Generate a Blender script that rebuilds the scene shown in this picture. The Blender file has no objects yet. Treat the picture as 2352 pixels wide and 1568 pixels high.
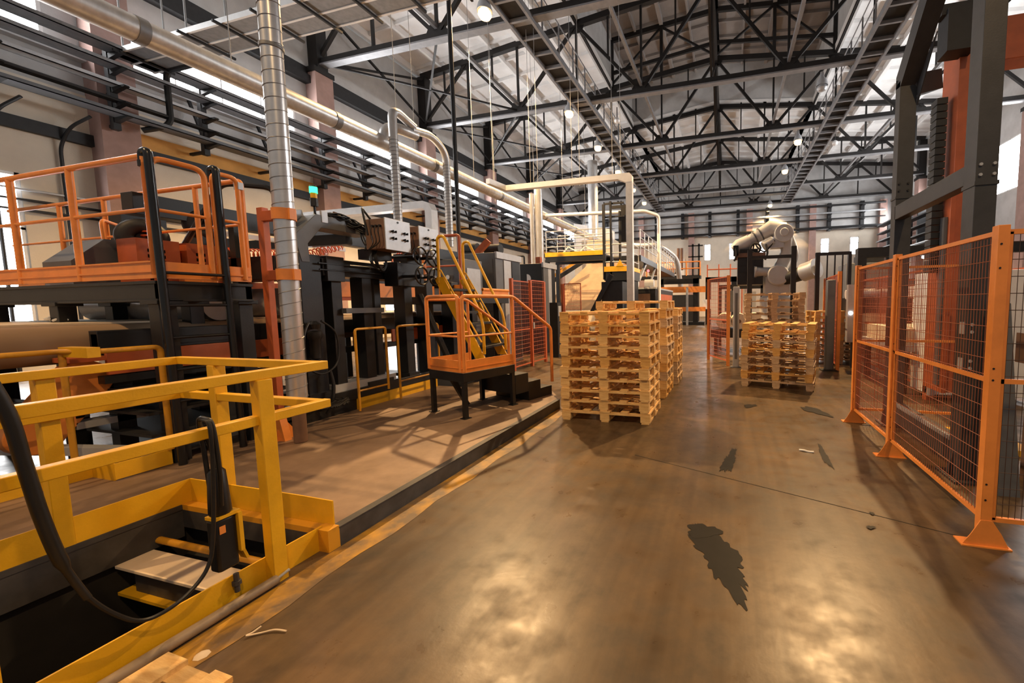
import bpy, math, random
from mathutils import Vector, Matrix
random.seed(7)
V = Vector
SC = bpy.context.scene
COL = SC.collection

# ---------------------------------------------------------------- materials
def lin(c):
    c = c / 255.0
    return c / 12.92 if c <= 0.04045 else ((c + 0.055) / 1.055) ** 2.4
def rgb(r, g, b):
    return (lin(r), lin(g), lin(b), 1.0)

def mat(name, col, rough=0.5, metal=0.0, var=0.12, scale=6.0, bump=0.0, bscale=60.0, spec=0.5, stretch=None, col2=None, lo=0.35, hi=0.65):
    m = bpy.data.materials.new(name); m.use_nodes = True
    nt = m.node_tree; N = nt.nodes; L = nt.links
    b = N['Principled BSDF']
    b.inputs['Roughness'].default_value = rough
    b.inputs['Metallic'].default_value = metal
    b.inputs['Specular IOR Level'].default_value = spec
    tc = N.new('ShaderNodeTexCoord'); mp = N.new('ShaderNodeMapping')
    L.new(tc.outputs['Object'], mp.inputs['Vector'])
    if stretch: mp.inputs['Scale'].default_value = stretch
    no = N.new('ShaderNodeTexNoise'); no.inputs['Scale'].default_value = scale
    no.inputs['Detail'].default_value = 6.0; no.inputs['Roughness'].default_value = 0.6
    L.new(mp.outputs[0], no.inputs['Vector'])
    cr = N.new('ShaderNodeValToRGB')
    cr.color_ramp.elements[0].position = lo; cr.color_ramp.elements[1].position = hi
    a = col2 if col2 else tuple(max(0, c * (1 - var)) for c in col[:3]) + (1,)
    d = col if col2 else tuple(min(1, c * (1 + var)) for c in col[:3]) + (1,)
    cr.color_ramp.elements[0].color = a; cr.color_ramp.elements[1].color = d
    L.new(no.outputs['Fac'], cr.inputs[0]); L.new(cr.outputs[0], b.inputs['Base Color'])
    if bump:
        n2 = N.new('ShaderNodeTexNoise'); n2.inputs['Scale'].default_value = bscale; n2.inputs['Detail'].default_value = 4
        L.new(mp.outputs[0], n2.inputs['Vector'])
        bp = N.new('ShaderNodeBump'); bp.inputs['Strength'].default_value = bump; bp.inputs['Distance'].default_value = 0.02
        L.new(n2.outputs['Fac'], bp.inputs['Height']); L.new(bp.outputs[0], b.inputs['Normal'])
    return m

def emit(name, col, strength):
    m = bpy.data.materials.new(name); m.use_nodes = True
    nt = m.node_tree; nt.nodes.clear()
    e = nt.nodes.new('ShaderNodeEmission'); o = nt.nodes.new('ShaderNodeOutputMaterial')
    e.inputs[0].default_value = col; e.inputs[1].default_value = strength
    nt.links.new(e.outputs[0], o.inputs[0])
    return m

def floor_mat(name):
    m = bpy.data.materials.new(name); m.use_nodes = True
    nt = m.node_tree; N = nt.nodes; L = nt.links
    b = N['Principled BSDF']
    tc = N.new('ShaderNodeTexCoord')
    def noise(sc, det=6, vec=None, rough=0.6):
        n = N.new('ShaderNodeTexNoise'); n.inputs['Scale'].default_value = sc; n.inputs['Detail'].default_value = det
        n.inputs['Roughness'].default_value = rough
        L.new(vec if vec else tc.outputs['Object'], n.inputs['Vector']); return n
    def ramp(src, p0, c0, p1, c1):
        r = N.new('ShaderNodeValToRGB'); e = r.color_ramp.elements
        e[0].position = p0; e[0].color = c0; e[1].position = p1; e[1].color = c1
        L.new(src, r.inputs[0]); return r
    n1 = noise(0.7, 8); n2 = noise(5.0, 8)
    mp = N.new('ShaderNodeMapping'); mp.inputs['Scale'].default_value = (9.0, 0.35, 1); L.new(tc.outputs['Object'], mp.inputs[0])
    n3 = noise(1.0, 6, mp.outputs[0])
    c1 = ramp(n1.outputs['Fac'], 0.35, rgb(74, 61, 46), 0.66, rgb(114, 92, 66))
    c2 = ramp(n2.outputs['Fac'], 0.3, (0.5, 0.5, 0.5, 1), 0.55, (1, 1, 1, 1))
    c3 = ramp(n3.outputs['Fac'], 0.32, (0.62, 0.62, 0.62, 1), 0.6, (1, 1, 1, 1))
    def mul(a, c):
        x = N.new('ShaderNodeMix'); x.data_type = 'RGBA'; x.blend_type = 'MULTIPLY'; x.inputs[0].default_value = 0.85
        L.new(a, x.inputs[6]); L.new(c, x.inputs[7]); return x.outputs[2]
    o = mul(mul(c1.outputs[0], c2.outputs[0]), c3.outputs[0])
    L.new(o, b.inputs['Base Color'])
    rr = ramp(n2.outputs['Fac'], 0.3, (0.46, 0.46, 0.46, 1), 0.7, (0.25, 0.25, 0.25, 1))
    L.new(rr.outputs[0], b.inputs['Roughness'])
    b.inputs['Specular IOR Level'].default_value = 0.3
    bp = N.new('ShaderNodeBump'); bp.inputs['Strength'].default_value = 0.25; bp.inputs['Distance'].default_value = 0.002
    n4 = noise(28, 6); L.new(n4.outputs['Fac'], bp.inputs['Height']); L.new(bp.outputs[0], b.inputs['Normal'])
    return m

def checker_mat(name, c0, c1):
    # worn diamond tread plate: raised lozenges as bump
    m = mat(name, c1, 0.5, 0.15, col2=c0, scale=2.2, lo=0.3, hi=0.7)
    nt = m.node_tree; N = nt.nodes; L = nt.links
    tc = N.new('ShaderNodeTexCoord'); mp = N.new('ShaderNodeMapping'); mp.inputs['Rotation'].default_value = (0, 0, math.radians(45))
    mp.inputs['Scale'].default_value = (26, 26, 26)
    L.new(tc.outputs['Object'], mp.inputs[0])
    ch = N.new('ShaderNodeTexBrick'); ch.inputs['Scale'].default_value = 1.0; ch.inputs['Mortar Size'].default_value = 0.16
    ch.inputs['Mortar Smooth'].default_value = 0.3
    L.new(mp.outputs[0], ch.inputs['Vector'])
    bp = N.new('ShaderNodeBump'); bp.inputs['Strength'].default_value = 0.5; bp.inputs['Distance'].default_value = 0.004; bp.invert = True
    L.new(ch.outputs['Fac'], bp.inputs['Height']); L.new(bp.outputs[0], N['Principled BSDF'].inputs['Normal'])
    return m

M = {}
M['floor'] = floor_mat('polished_concrete')
M['wall'] = mat('wall_paint_cream', rgb(222, 212, 196), 0.85, 0, 0.05, 1.5, 0.15, 40)
M['wallg'] = mat('wall_plaster_grey', rgb(190, 190, 190), 0.9, 0, 0.10, 1.2, 0.2, 30)
M['column'] = mat('column_paint_rose', rgb(168, 138, 130), 0.8, 0, 0.10, 2.5, 0.1, 30)
M['roof'] = mat('roof_slab_whitewash', rgb(238, 238, 238), 0.9, 0, 0.08, 0.6, 0.2, 20)
M['roof2'] = mat('lantern_slab_shaded', rgb(158, 152, 148), 0.9, 0, 0.12, 0.6, 0.2, 20)  # darker copy of the roof slab: the lantern's shade is put into the colour
M['steel'] = mat('satin_steel', rgb(198, 199, 202), 0.42, 0.35, 0.06, 8)
M['truss'] = mat('truss_dark_paint', rgb(25, 22, 21), 0.6, 0.1, 0.25, 3)
M['trussg'] = mat('beam_grey_paint', rgb(126, 126, 129), 0.5, 0.2, 0.12, 3)
M['rack'] = mat('rack_black_steel', rgb(34, 34, 36), 0.55, 0.2, 0.2, 8)
M['tray'] = mat('galvanised_tray', rgb(128, 129, 132), 0.5, 0.4, 0.12, 8)
M['galv'] = mat('galvanised_duct', rgb(196, 195, 194), 0.38, 0.5, 0.12, 10, stretch=(1, 1, 0.3))
M['chrome'] = mat('bright_spiral_duct', rgb(214, 214, 216), 0.3, 0.8, 0.08, 6)
M['white'] = mat('white_painted_metal', rgb(228, 228, 228), 0.4, 0.1, 0.05, 5)
M['rod'] = mat('white_wire', rgb(150, 150, 150), 0.6, 0, 0.05, 5)
M['black'] = mat('charcoal_machine_paint', rgb(25, 26, 29), 0.42, 0.1, 0.18, 7, 0.04, 80)
M['black2'] = mat('black_gloss_paint', rgb(26, 27, 29), 0.25, 0.1, 0.2, 7)
M['grey'] = mat('machine_grey_paint', rgb(92, 95, 100), 0.45, 0.1, 0.08, 4)
M['lgrey'] = mat('light_grey_panel', rgb(176, 179, 184), 0.4, 0.3, 0.06, 8)
M['orange'] = mat('orange_powder_coat', rgb(226, 140, 66), 0.38, 0.0, 0.10, 5)
M['orange2'] = mat('red_orange_paint', rgb(176, 88, 48), 0.45, 0.0, 0.12, 5)
M['mesh'] = mat('orange_wire', rgb(160, 92, 62), 0.5, 0.0, 0.10, 5)
M['redmesh'] = mat('red_wire', rgb(170, 92, 66), 0.55, 0.0, 0.10, 5)
M['dmesh'] = mat('dark_wire', rgb(66, 48, 44), 0.5, 0.2, 0.1, 5)
M['yellow'] = mat('safety_yellow_paint', rgb(222, 168, 26), 0.42, 0.0, 0.12, 3.5, 0.05, 90)
M['yellow2'] = mat('worn_yellow_paint', rgb(205, 145, 30), 0.5, 0.0, col2=rgb(140, 100, 40), scale=5, lo=0.3, hi=0.5)
M['deck'] = checker_mat('tread_plate', rgb(104, 84, 68), rgb(150, 126, 106))
M['edge'] = mat('deck_edge_steel', rgb(70, 68, 68), 0.55, 0.3, 0.25, 6)
M['pit'] = mat('pit_dark', rgb(26, 23, 21), 0.8, 0, 0.3, 4)  # near-black tone for the pit walls, roller and floor crack
M['paper'] = mat('kraft_paper', rgb(150, 124, 98), 0.7, 0, 0.12, 2.5, stretch=(1, 0.15, 1))
M['board'] = mat('pale_board', rgb(226, 206, 178), 0.75, 0, 0.08, 6)
M['woods'] = [mat('pallet_pine_%s' % n, c, 0.7, 0, 0.14, 7, 0.15, 60, stretch=(1, 6, 6), col2=d) for n, c, d in (
    ('pale', rgb(234, 196, 132), rgb(206, 160, 96)), ('honey', rgb(224, 176, 100), rgb(192, 142, 74)), ('grey', rgb(206, 178, 142), rgb(168, 138, 104)))]
M['rubber'] = mat('black_rubber', rgb(22, 22, 23), 0.45, 0, 0.2, 10)
M['robot'] = mat('robot_white_paint', rgb(186, 187, 188), 0.4, 0.05, 0.06, 5)
M['brown'] = mat('dusty_brown_paint', rgb(110, 82, 66), 0.7, 0, 0.2, 4)
M['pipe'] = mat('scuffed_grey_pipe', rgb(150, 132, 110), 0.5, 0.2, col2=rgb(84, 74, 66), scale=7, lo=0.3, hi=0.6)
M['hose'] = mat('orange_coil_hose', rgb(214, 96, 50), 0.4, 0, 0.1, 8)
M['wet'] = mat('wet_stain', rgb(16, 13, 11), 0.5, 0, 0.3, 9, spec=0.15)
M['win'] = emit('daylight_window', (1.0, 1.0, 1.0, 1), 30.0)
M['lampglow'] = emit('sodium_lamp', (1.0, 0.62, 0.28, 1), 5.0)
M['whiteglow'] = emit('white_lamp', (1.0, 0.98, 0.94, 1), 9.0)
M['green'] = emit('green_signal', (0.05, 0.9, 0.32, 1), 3.0)
M['amber'] = mat('amber_lens', rgb(236, 176, 30), 0.25, 0, 0.05, 5)
M['redglow'] = emit('red_signal', (1.0, 0.15, 0.15, 1), 3.0)

# ---------------------------------------------------------------- mesh builder
def fil(pts, rad, n=5):
    """polyline with rounded corners"""
    pts = [V(p) for p in pts]; out = [pts[0]]
    for i in range(1, len(pts) - 1):
        a, b, c = pts[i - 1], pts[i], pts[i + 1]
        r = min(rad, (a - b).length * 0.48, (c - b).length * 0.48)
        p = b + (a - b).normalized() * r; q = b + (c - b).normalized() * r
        for k in range(n + 1):
            t = k / n
            out.append(p * (1 - t) ** 2 + b * 2 * t * (1 - t) + q * t * t)
    out.append(pts[-1]); return out

def smooth_path(pts, n=6):
    """Catmull-Rom through points"""
    P = [V(p) for p in pts]; P = [P[0]] + P + [P[-1]]; out = []
    for i in range(1, len(P) - 2):
        for k in range(n):
            t = k / n
            a, b, c, d = P[i - 1], P[i], P[i + 1], P[i + 2]
            out.append(0.5 * ((2 * b) + (c - a) * t + (2 * a - 5 * b + 4 * c - d) * t * t + (3 * b - a - 3 * c + d) * t ** 3))
    out.append(P[-2]); return out

class MB:
    def __init__(s): s.v = []; s.f = []
    def _add(s, vs, fs):
        o = len(s.v); s.v += [V(v) for v in vs]; s.f += [tuple(i + o for i in f) for f in fs]; return s
    def box(s, x0, x1, y0, y1, z0, z1):
        return s._add([(x0, y0, z0), (x1, y0, z0), (x1, y1, z0), (x0, y1, z0), (x0, y0, z1), (x1, y0, z1), (x1, y1, z1), (x0, y1, z1)],
                      [(0, 3, 2, 1), (4, 5, 6, 7), (0, 1, 5, 4), (1, 2, 6, 5), (2, 3, 7, 6), (3, 0, 4, 7)])
    def bar(s, p, q, w, h=None, up=(0, 0, 1)):
        p, q = V(p), V(q); h = w if h is None else h
        d = (q - p).normalized(); u = V(up)
        if abs(d.dot(u)) > 0.98: u = V((0, 1, 0)) if abs(d.y) < 0.9 else V((1, 0, 0))
        r = d.cross(u).normalized() * (w / 2); u = r.cross(d).normalized() * (h / 2)
        vs = [p - r - u, p + r - u, p + r + u, p - r + u, q - r - u, q + r - u, q + r + u, q - r + u]
        return s._add(vs, [(0, 1, 2, 3), (7, 6, 5, 4), (0, 4, 5, 1), (1, 5, 6, 2), (2, 6, 7, 3), (3, 7, 4, 0)])
    def tube(s, pts, r, n=8, closed=False, cap=True):
        pts = [V(p) for p in pts]; k = len(pts); rs = r if isinstance(r, (list, tuple)) else [r] * k
        vs = []; prev = None
        for i in range(k):
            a = pts[i - 1] if (i or closed) else pts[i]; b = pts[(i + 1) % k] if (i < k - 1 or closed) else pts[i]
            d = (b - a)
            d = d.normalized() if d.length > 1e-9 else V((0, 0, 1))
            if prev is None:
                u = V((0, 0, 1)) if abs(d.z) < 0.9 else V((1, 0, 0))
                u = (u - d * u.dot(d)).normalized()
            else:
                u = prev - d * prev.dot(d)
                u = u.normalized() if u.length > 1e-6 else prev
            prev = u; w = d.cross(u)
            for j in range(n):
                t = 2 * math.pi * j / n
                vs.append(pts[i] + (u * math.cos(t) + w * math.sin(t)) * rs[i])
        fs = []
        for i in range(k if closed else k - 1):
            for j in range(n):
                a, b = i * n + j, i * n + (j + 1) % n
                c, d = ((i + 1) % k) * n + (j + 1) % n, ((i + 1) % k) * n + j
                fs.append((a, b, c, d))
        if cap and not closed:
            fs.append(tuple(range(n - 1, -1, -1))); fs.append(tuple(range((k - 1) * n, k * n)))
        return s._add(vs, fs)
    def cyl(s, p, q, r, n=16, r2=None): return s.tube([p, q], [r, r if r2 is None else r2], n)
    def torus(s, c, axis, R, r, n=28, m=8):
        c = V(c); a = V(axis).normalized(); u = V((0, 0, 1)) if abs(a.z) < 0.9 else V((1, 0, 0)); u = (u - a * u.dot(a)).normalized(); w = a.cross(u)
        return s.tube([c + (u * math.cos(2 * math.pi * i / n) + w * math.sin(2 * math.pi * i / n)) * R for i in range(n)], r, m, closed=True)
    def prism(s, poly, off):
        """planar polygon (3D pts) swept by off"""
        P = [V(p) for p in poly]; o = V(off); n = len(P)
        return s._add(P + [p + o for p in P], [tuple(range(n - 1, -1, -1)), tuple(range(n, 2 * n))] + [(i, (i + 1) % n, (i + 1) % n + n, i + n) for i in range(n)])
    def lathe(s, prof, c, axis=(0, 0, 1), n=20):
        c = V(c); a = V(axis).normalized(); u = V((1, 0, 0)) if abs(a.x) < 0.9 else V((0, 1, 0)); u = (u - a * u.dot(a)).normalized(); w = a.cross(u)
        vs = []; fs = []
        for r, h in prof:
            for j in range(n):
                t = 2 * math.pi * j / n
                vs.append(c + a * h + (u * math.cos(t) + w * math.sin(t)) * r)
        for i in range(len(prof) - 1):
            for j in range(n):
                fs.append((i * n + j, i * n + (j + 1) % n, (i + 1) * n + (j + 1) % n, (i + 1) * n + j))
        fs.append(tuple(range(n - 1, -1, -1))); fs.append(tuple(range((len(prof) - 1) * n, len(prof) * n)))
        return s._add(vs, fs)
    def quad(s, a, b, c, d): return s._add([a, b, c, d], [(0, 1, 2, 3)])
    def build(s, name, m, parent=None, bevel=0.0, org=None):
        o0 = V(parent['_o']) if parent is not None and '_o' in parent else (V(org) if org else V((0, 0, 0)))
        me = bpy.data.meshes.new(name)
        me.from_pydata([tuple(v - o0) for v in s.v], [], s.f); me.validate()
        import bmesh as _b
        bm = _b.new(); bm.from_mesh(me); _b.ops.recalc_face_normals(bm, faces=bm.faces); bm.to_mesh(me); bm.free()
        for p in me.polygons: p.use_smooth = True
        me.set_sharp_from_angle(angle=math.radians(38))
        me.materials.append(m)
        o = bpy.data.objects.new(name, me); COL.objects.link(o)
        if parent is not None: o.parent = parent; CHILD.setdefault(parent.name, []).append(o)
        elif org: o.location = org
        if parent is not None and '_o' in parent: o['_o'] = parent['_o']
        elif org: o['_o'] = tuple(org)
        if bevel:
            b = o.modifiers.new('edge', 'BEVEL'); b.width = bevel; b.segments = 2; b.limit_method = 'ANGLE'; b.angle_limit = math.radians(50)
        return o

def tag(o, label, cat, group=None, kind=None):
    o['label'] = label; o['category'] = cat
    if group: o['group'] = group
    if kind: o['kind'] = kind
    return o
def thing(name, label, cat, loc=(0, 0, 0), rz=0.0, group=None, kind='thing'):
    o = bpy.data.objects.new(name, None); COL.objects.link(o); o.empty_display_size = 0.1
    o.location = loc; o.rotation_euler = (0, 0, rz); o['_o'] = tuple(loc) if rz == 0 else (0, 0, 0)
    return tag(o, label, cat, group, kind)
def solo(mb, name, m, label, cat, loc=None, group=None, kind='thing', bevel=0.0):
    """a thing that is one mesh"""
    if loc is None:
        n = len(mb.v); c = sum(mb.v, V((0, 0, 0))) / n
        loc = (round(c.x, 3), round(c.y, 3), round(min(v.z for v in mb.v), 3))
    return tag(mb.build(name, m, None, bevel, loc), label, cat, group, kind)
def struct(name, mb, m, label=None, cat=None):
    o = mb.build(name, m); o['kind'] = 'structure'
    o['label'] = label or ''; o['category'] = cat or name.split('_')[0]
    return o
CHILD = {}
def kids(o): return CHILD.get(o.name, [])
def dup(root, loc, label=None, group=None, rz=None, _k=None):
    r = root.copy(); COL.objects.link(r); r.location = loc
    if rz is not None: r.rotation_euler = (0, 0, rz)
    if label: r['label'] = label
    if group: r['group'] = group
    for ch in (_k if _k is not None else kids(root)):
        c = ch.copy(); COL.objects.link(c); c.parent = r
        for g in kids(ch):
            d = g.copy(); COL.objects.link(d); d.parent = c
    return r
ORD = ['topmost', 'second', 'third', 'fourth', 'fifth', 'sixth', 'seventh', 'eighth', 'ninth', 'tenth', 'eleventh', 'twelfth', 'thirteenth', 'fourteenth', 'fifteenth', 'sixteenth', 'seventeenth', 'eighteenth', 'nineteenth', 'twentieth']
def nth(i): return ['nearest', 'second', 'third', 'fourth', 'fifth', 'sixth', 'seventh', 'eighth', 'ninth', 'tenth', 'eleventh', 'twelfth', 'thirteenth', 'fourteenth', 'fifteenth', 'sixteenth', 'seventeenth', 'eighteenth', 'nineteenth', 'twentieth'][i]
# ================================================================ camera
cam_d = bpy.data.cameras.new('camera'); cam = bpy.data.objects.new('camera', cam_d); COL.objects.link(cam)
SC.camera = cam
yaw, pit, rol = math.radians(15.203), math.radians(4.5754), math.radians(0.7773)
cy, sy, cp, sp = math.cos(yaw), math.sin(yaw), math.cos(pit), math.sin(pit)
F = V((-sy * cp, cy * cp, -sp)); r0 = V((cy, sy, 0)); d0 = F.cross(r0)
Rr = r0 * math.cos(rol) + d0 * math.sin(rol); Dd = -r0 * math.sin(rol) + d0 * math.cos(rol)
cam.matrix_world = Matrix(((Rr.x, -Dd.x, -F.x, 0), (Rr.y, -Dd.y, -F.y, 0), (Rr.z, -Dd.z, -F.z, 1.54), (0, 0, 0, 1)))
cam_d.sensor_width = 36.0; cam_d.lens = 901.3 * 36 / 2352
cam_d.shift_x = -(1426.4 - 1176) / 2352; cam_d.shift_y = (769.4 - 784) / 2352
cam_d.clip_end = 200

# ================================================================ setting
XL, XR, YB, YF = -16.9, 15.3, 44.3, -4.5  # most coordinates below: image pixels unprojected onto assumed planes, baked as metres
PX0, PX1, PY1 = -3.83, -2.5, 1.86          # sunken pit beside the steel deck
f = MB()
f.quad((XL, PY1, 0), (XR, PY1, 0), (XR, YB, 0), (XL, YB, 0))
f.quad((PX1, YF, 0), (XR, YF, 0), (XR, PY1, 0), (PX1, PY1, 0))
f.quad((XL, YF, 0), (PX0, YF, 0), (PX0, PY1, 0), (XL, PY1, 0))
struct('floor', f, M['floor'], 'polished brown concrete floor of the factory hall', 'floor')
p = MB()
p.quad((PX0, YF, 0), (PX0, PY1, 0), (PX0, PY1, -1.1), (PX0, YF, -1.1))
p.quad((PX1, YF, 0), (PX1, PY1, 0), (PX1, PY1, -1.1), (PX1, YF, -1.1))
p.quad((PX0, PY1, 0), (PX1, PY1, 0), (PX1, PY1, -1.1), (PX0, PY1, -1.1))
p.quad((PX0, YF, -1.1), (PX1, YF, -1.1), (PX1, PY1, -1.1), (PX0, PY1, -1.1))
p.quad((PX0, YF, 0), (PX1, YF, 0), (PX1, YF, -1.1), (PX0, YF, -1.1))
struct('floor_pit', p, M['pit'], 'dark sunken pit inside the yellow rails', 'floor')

# walls: grid with rectangular openings -------------------------------------------------
def holed(u0, u1, w0, w1, holes, P):
    """rectangle [u0,u1]x[w0,w1] minus holes; P(u,w)->3D"""
    us = sorted({u0, u1} | {h[0] for h in holes} | {h[1] for h in holes}); ws = sorted({w0, w1} | {h[2] for h in holes} | {h[3] for h in holes})
    mb = MB()
    for i in range(len(us) - 1):
        for j in range(len(ws) - 1):
            cu, cw = (us[i] + us[i + 1]) / 2, (ws[j] + ws[j + 1]) / 2
            if any(h[0] < cu < h[1] and h[2] < cw < h[3] for h in holes): continue
            mb.quad(P(us[i], ws[j]), P(us[i + 1], ws[j]), P(us[i + 1], ws[j + 1]), P(us[i], ws[j + 1]))
    return mb
COLY = [1.25, 7.35, 13.4, 19.5, 25.7, 31.8, 37.9]
WN = [0]
def window(u0, u1, w0, w1, P, nm, dirv, mull, label, bars=()):
    """glazed opening: frame, panes, mullions; dirv = outward direction"""
    WN[0] += 1; d = V(dirv)
    fr = MB(); t = 0.07
    def rect(a, b, c, e):
        fr.prism([P(a, c), P(b, c), P(b, e), P(a, e)], d * 0.12)
    rect(u0, u1, w0, w0 + t); rect(u0, u1, w1 - t, w1); rect(u0, u0 + t, w0, w1); rect(u1 - t, u1, w0, w1)
    for k in range(1, mull): 
        u = u0 + (u1 - u0) * k / mull; rect(u - 0.02, u + 0.02, w0, w1)
    for w in bars: rect(u0, u1, w - 0.03, w + 0.03)
    o = struct('window_%d' % WN[0], fr, M['white'], label, 'window')
    g = MB(); g.quad(*[V(P(a, b)) + d * 0.09 for a, b in ((u0, w0), (u1, w0), (u1, w1), (u0, w1))])
    pn = g.build('pane', M['win'], o)
    return o
PL = lambda u, w: (XL, u, w)
PB = lambda u, w: (u, YB, w)
PR = lambda u, w: (XR, u, w)
hl = []
for i, yc in enumerate(COLY[:-1]): hl.append((yc + 0.35, yc + 5.15, 8.57, 9.85))
hl.append((38.3, 43.5, 8.57, 9.85))
low = [(4.3, 5.75, 1.2, 4.95), (16.25, 16.95, 1.3, 2.95), (17.2, 17.9, 1.3, 2.95), (12.2, 12.9, 1.3, 2.95)]
struct('wall_left', holed(YF, YB, 0, 14.3, hl + low, PL), M['wallg'], 'tall grey wall left of the machines', 'wall')
for i, h in enumerate(hl): window(*h, PL, 'l', (-1, 0, 0), 4, '%s high ribbon window in the left wall' % nth(i))
window(*low[0], PL, 'l', (-1, 0, 0), 2, 'tall bright window low in the left wall beyond the orange cage', (3.6,))
for h, n in zip(low[1:], ('nearer', 'farther', 'first')): window(*h, PL, 'l', (-1, 0, 0), 1, '%s small low window in left wall seen between the machine posts' % n, (2.3,))
# painted cream dado on the left wall and a string course
cr = holed(YF, YB, 0, 7.35, low, lambda u, w: (XL + 0.03, u, w)); struct('trim_1', cr, M['wall'], 'cream painted lower part of the left wall', 'wall paint')
st = MB(); st.box(XL, XL + 0.25, YF, YB, 8.2, 8.45); struct('trim_2', st, M['wallg'], 'ledge below the ribbon windows', 'ledge')
st = MB(); st.box(XL, XL + 0.3, YF, YB, 10.75, 11.05); st.box(XL + 0.02, XL + 0.16, YF, YB, 11.05, 11.4); struct('trim_3', st, M['rack'], 'dark steel rail running along the left wall', 'rail')
st = MB(); st.box(XL, XL + 0.18, YF, YB, 6.0, 6.3); struct('trim_4', st, M['rack'], 'dark conduit along the left wall under the cable racks', 'conduit')
# ochre stripe between conduit and rack
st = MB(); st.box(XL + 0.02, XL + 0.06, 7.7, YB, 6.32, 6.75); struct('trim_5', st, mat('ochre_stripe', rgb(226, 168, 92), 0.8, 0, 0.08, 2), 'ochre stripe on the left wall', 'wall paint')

bw = [(-2.5, -1.8), (0.1, 0.8), (3.15, 3.85), (5.95, 6.6), (9.05, 9.85), (11.7, 12.5), (-15, -14.3)]
hb = [(a, b, 6.1, 7.85) for a, b in bw]
struct('wall_back', holed(XL, XR, 0, 16.6, hb, PB), M['wall'], 'cream end wall of the hall', 'wall')
for i, h in enumerate(hb): window(*h, PB, 'b', (0, 1, 0), 1, ['window in the end wall left of the robot', 'window in the end wall just left of the robot gripper', 'window in the end wall under the robot forearm', 'window in the end wall right of the robot elbow', 'window in the end wall above the grey steel frame', 'rightmost window in the end wall', 'leftmost window in the end wall'][i], (7.25,))
dr = MB(); dr.box(-6.6, -4.6, YB - 0.08, YB, 4.6, 6.4); struct('door_1', dr, M['white'], 'white shutter panel high in the end wall', 'door')
st = MB(); st.box(XL, XR, YB - 0.06, YB, 8.6, 16.5); struct('trim_6', st, M['wallg'], 'grey upper part of the end wall', 'wall paint')

hr = [(19.0, 24.0, 7.6, 10.5), (25.2, 30.5, 7.6, 10.5), (32.2, 37.2, 8.57, 9.85), (38.4, 43.5, 8.57, 9.85)]
struct('wall_right', holed(YF, YB, 0, 14.3, hr, PR), M['wallg'], 'grey wall at the right side of the hall', 'wall')
for i, h in enumerate(hr): window(*h, PR, 'r', (1, 0, 0), 4, ['wide right wall window just past the edge of the photo', 'largest bright window right of the black portal column', 'small ribbon window in right wall between the portal columns', 'farthest ribbon window in the right wall'][i])
# windowless cream dado right
st = MB(); st.quad((XR - 0.03, YF, 0), (XR - 0.03, YB, 0), (XR - 0.03, YB, 5), (XR - 0.03, YF, 5)); struct('trim_7', st, M['wall'], 'cream lower part of the right wall', 'wall paint')

# roof: whitewashed ribbed slabs on two slopes, raised lantern in the middle ------------------
CX = -0.8; LX0, LX1, LYE = -7.4, 5.8, 31.5
def ztop(x): return 16.15 - 0.113 * abs(x - CX)
def slab(mb, xa, xb, ya, yb, zf, step=1.5):
    mb.quad((xa, ya, zf(xa)), (xb, ya, zf(xb)), (xb, yb, zf(xb)), (xa, yb, zf(xa)))
    n = max(1, round((xb - xa) / step))
    for i in range(n + 1):
        x = xa + (xb - xa) * i / n
        w = 0.22 if i % 2 == 0 else 0.12; h = 0.34 if i % 2 == 0 else 0.3
        mb.box(x - w / 2, x + w / 2, ya, yb, zf(x) - h, zf(x) - 0.005)
    m = round((yb - ya) / 1.5)
    for j in range(m + 1):
        y = ya + (yb - ya) * j / m
        mb.bar((xa, y, zf(xa) - 0.09), (xb, y, zf(xb) - 0.09), 0.09, 0.17)
zr = lambda x: ztop(x) + 0.42
c = MB(); slab(c, XL, LX0, YF, YB, zr); struct('ceiling', c, M['roof'], 'white ribbed roof slabs over the left bay', 'ceiling')
c = MB(); slab(c, LX1, XR, YF, YB, zr); struct('ceiling_right', c, M['roof'], 'white ribbed roof slabs over the right bay', 'ceiling')
c = MB(); slab(c, LX0, CX, LYE, YB, zr); slab(c, CX, LX1, LYE, YB, zr); struct('ceiling_far', c, M['roof'], 'ribbed roof slabs beyond the raised lantern', 'ceiling')
zl = lambda x: 19.3 - 0.09 * abs(x - CX)
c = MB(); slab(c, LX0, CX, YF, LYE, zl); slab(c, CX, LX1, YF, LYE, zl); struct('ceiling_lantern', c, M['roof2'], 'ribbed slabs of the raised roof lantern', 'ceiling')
w = MB(); w.box(LX0 - 0.1, LX0, YF, LYE, zr(LX0) - 0.5, zl(LX0)); struct('wall_lantern_left', w, M['wallg'], 'left side wall of the roof lantern', 'wall')
w = MB(); w.box(LX1, LX1 + 0.1, YF, LYE, zr(LX1) - 0.5, zl(LX1)); struct('wall_lantern_right', w, M['wallg'], 'right side wall of the roof lantern', 'wall')
w = MB(); w.prism([(LX0, LYE, zr(LX0) - 0.3), (CX, LYE, zr(CX) - 0.3), (LX1, LYE, zr(LX1) - 0.3), (LX1, LYE, zl(LX1)), (CX, LYE, zl(CX)), (LX0, LYE, zl(LX0))], (0, 0.1, 0)); struct('wall_lantern_end', w, M['wallg'], 'grey end wall of the roof lantern', 'wall')

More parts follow.
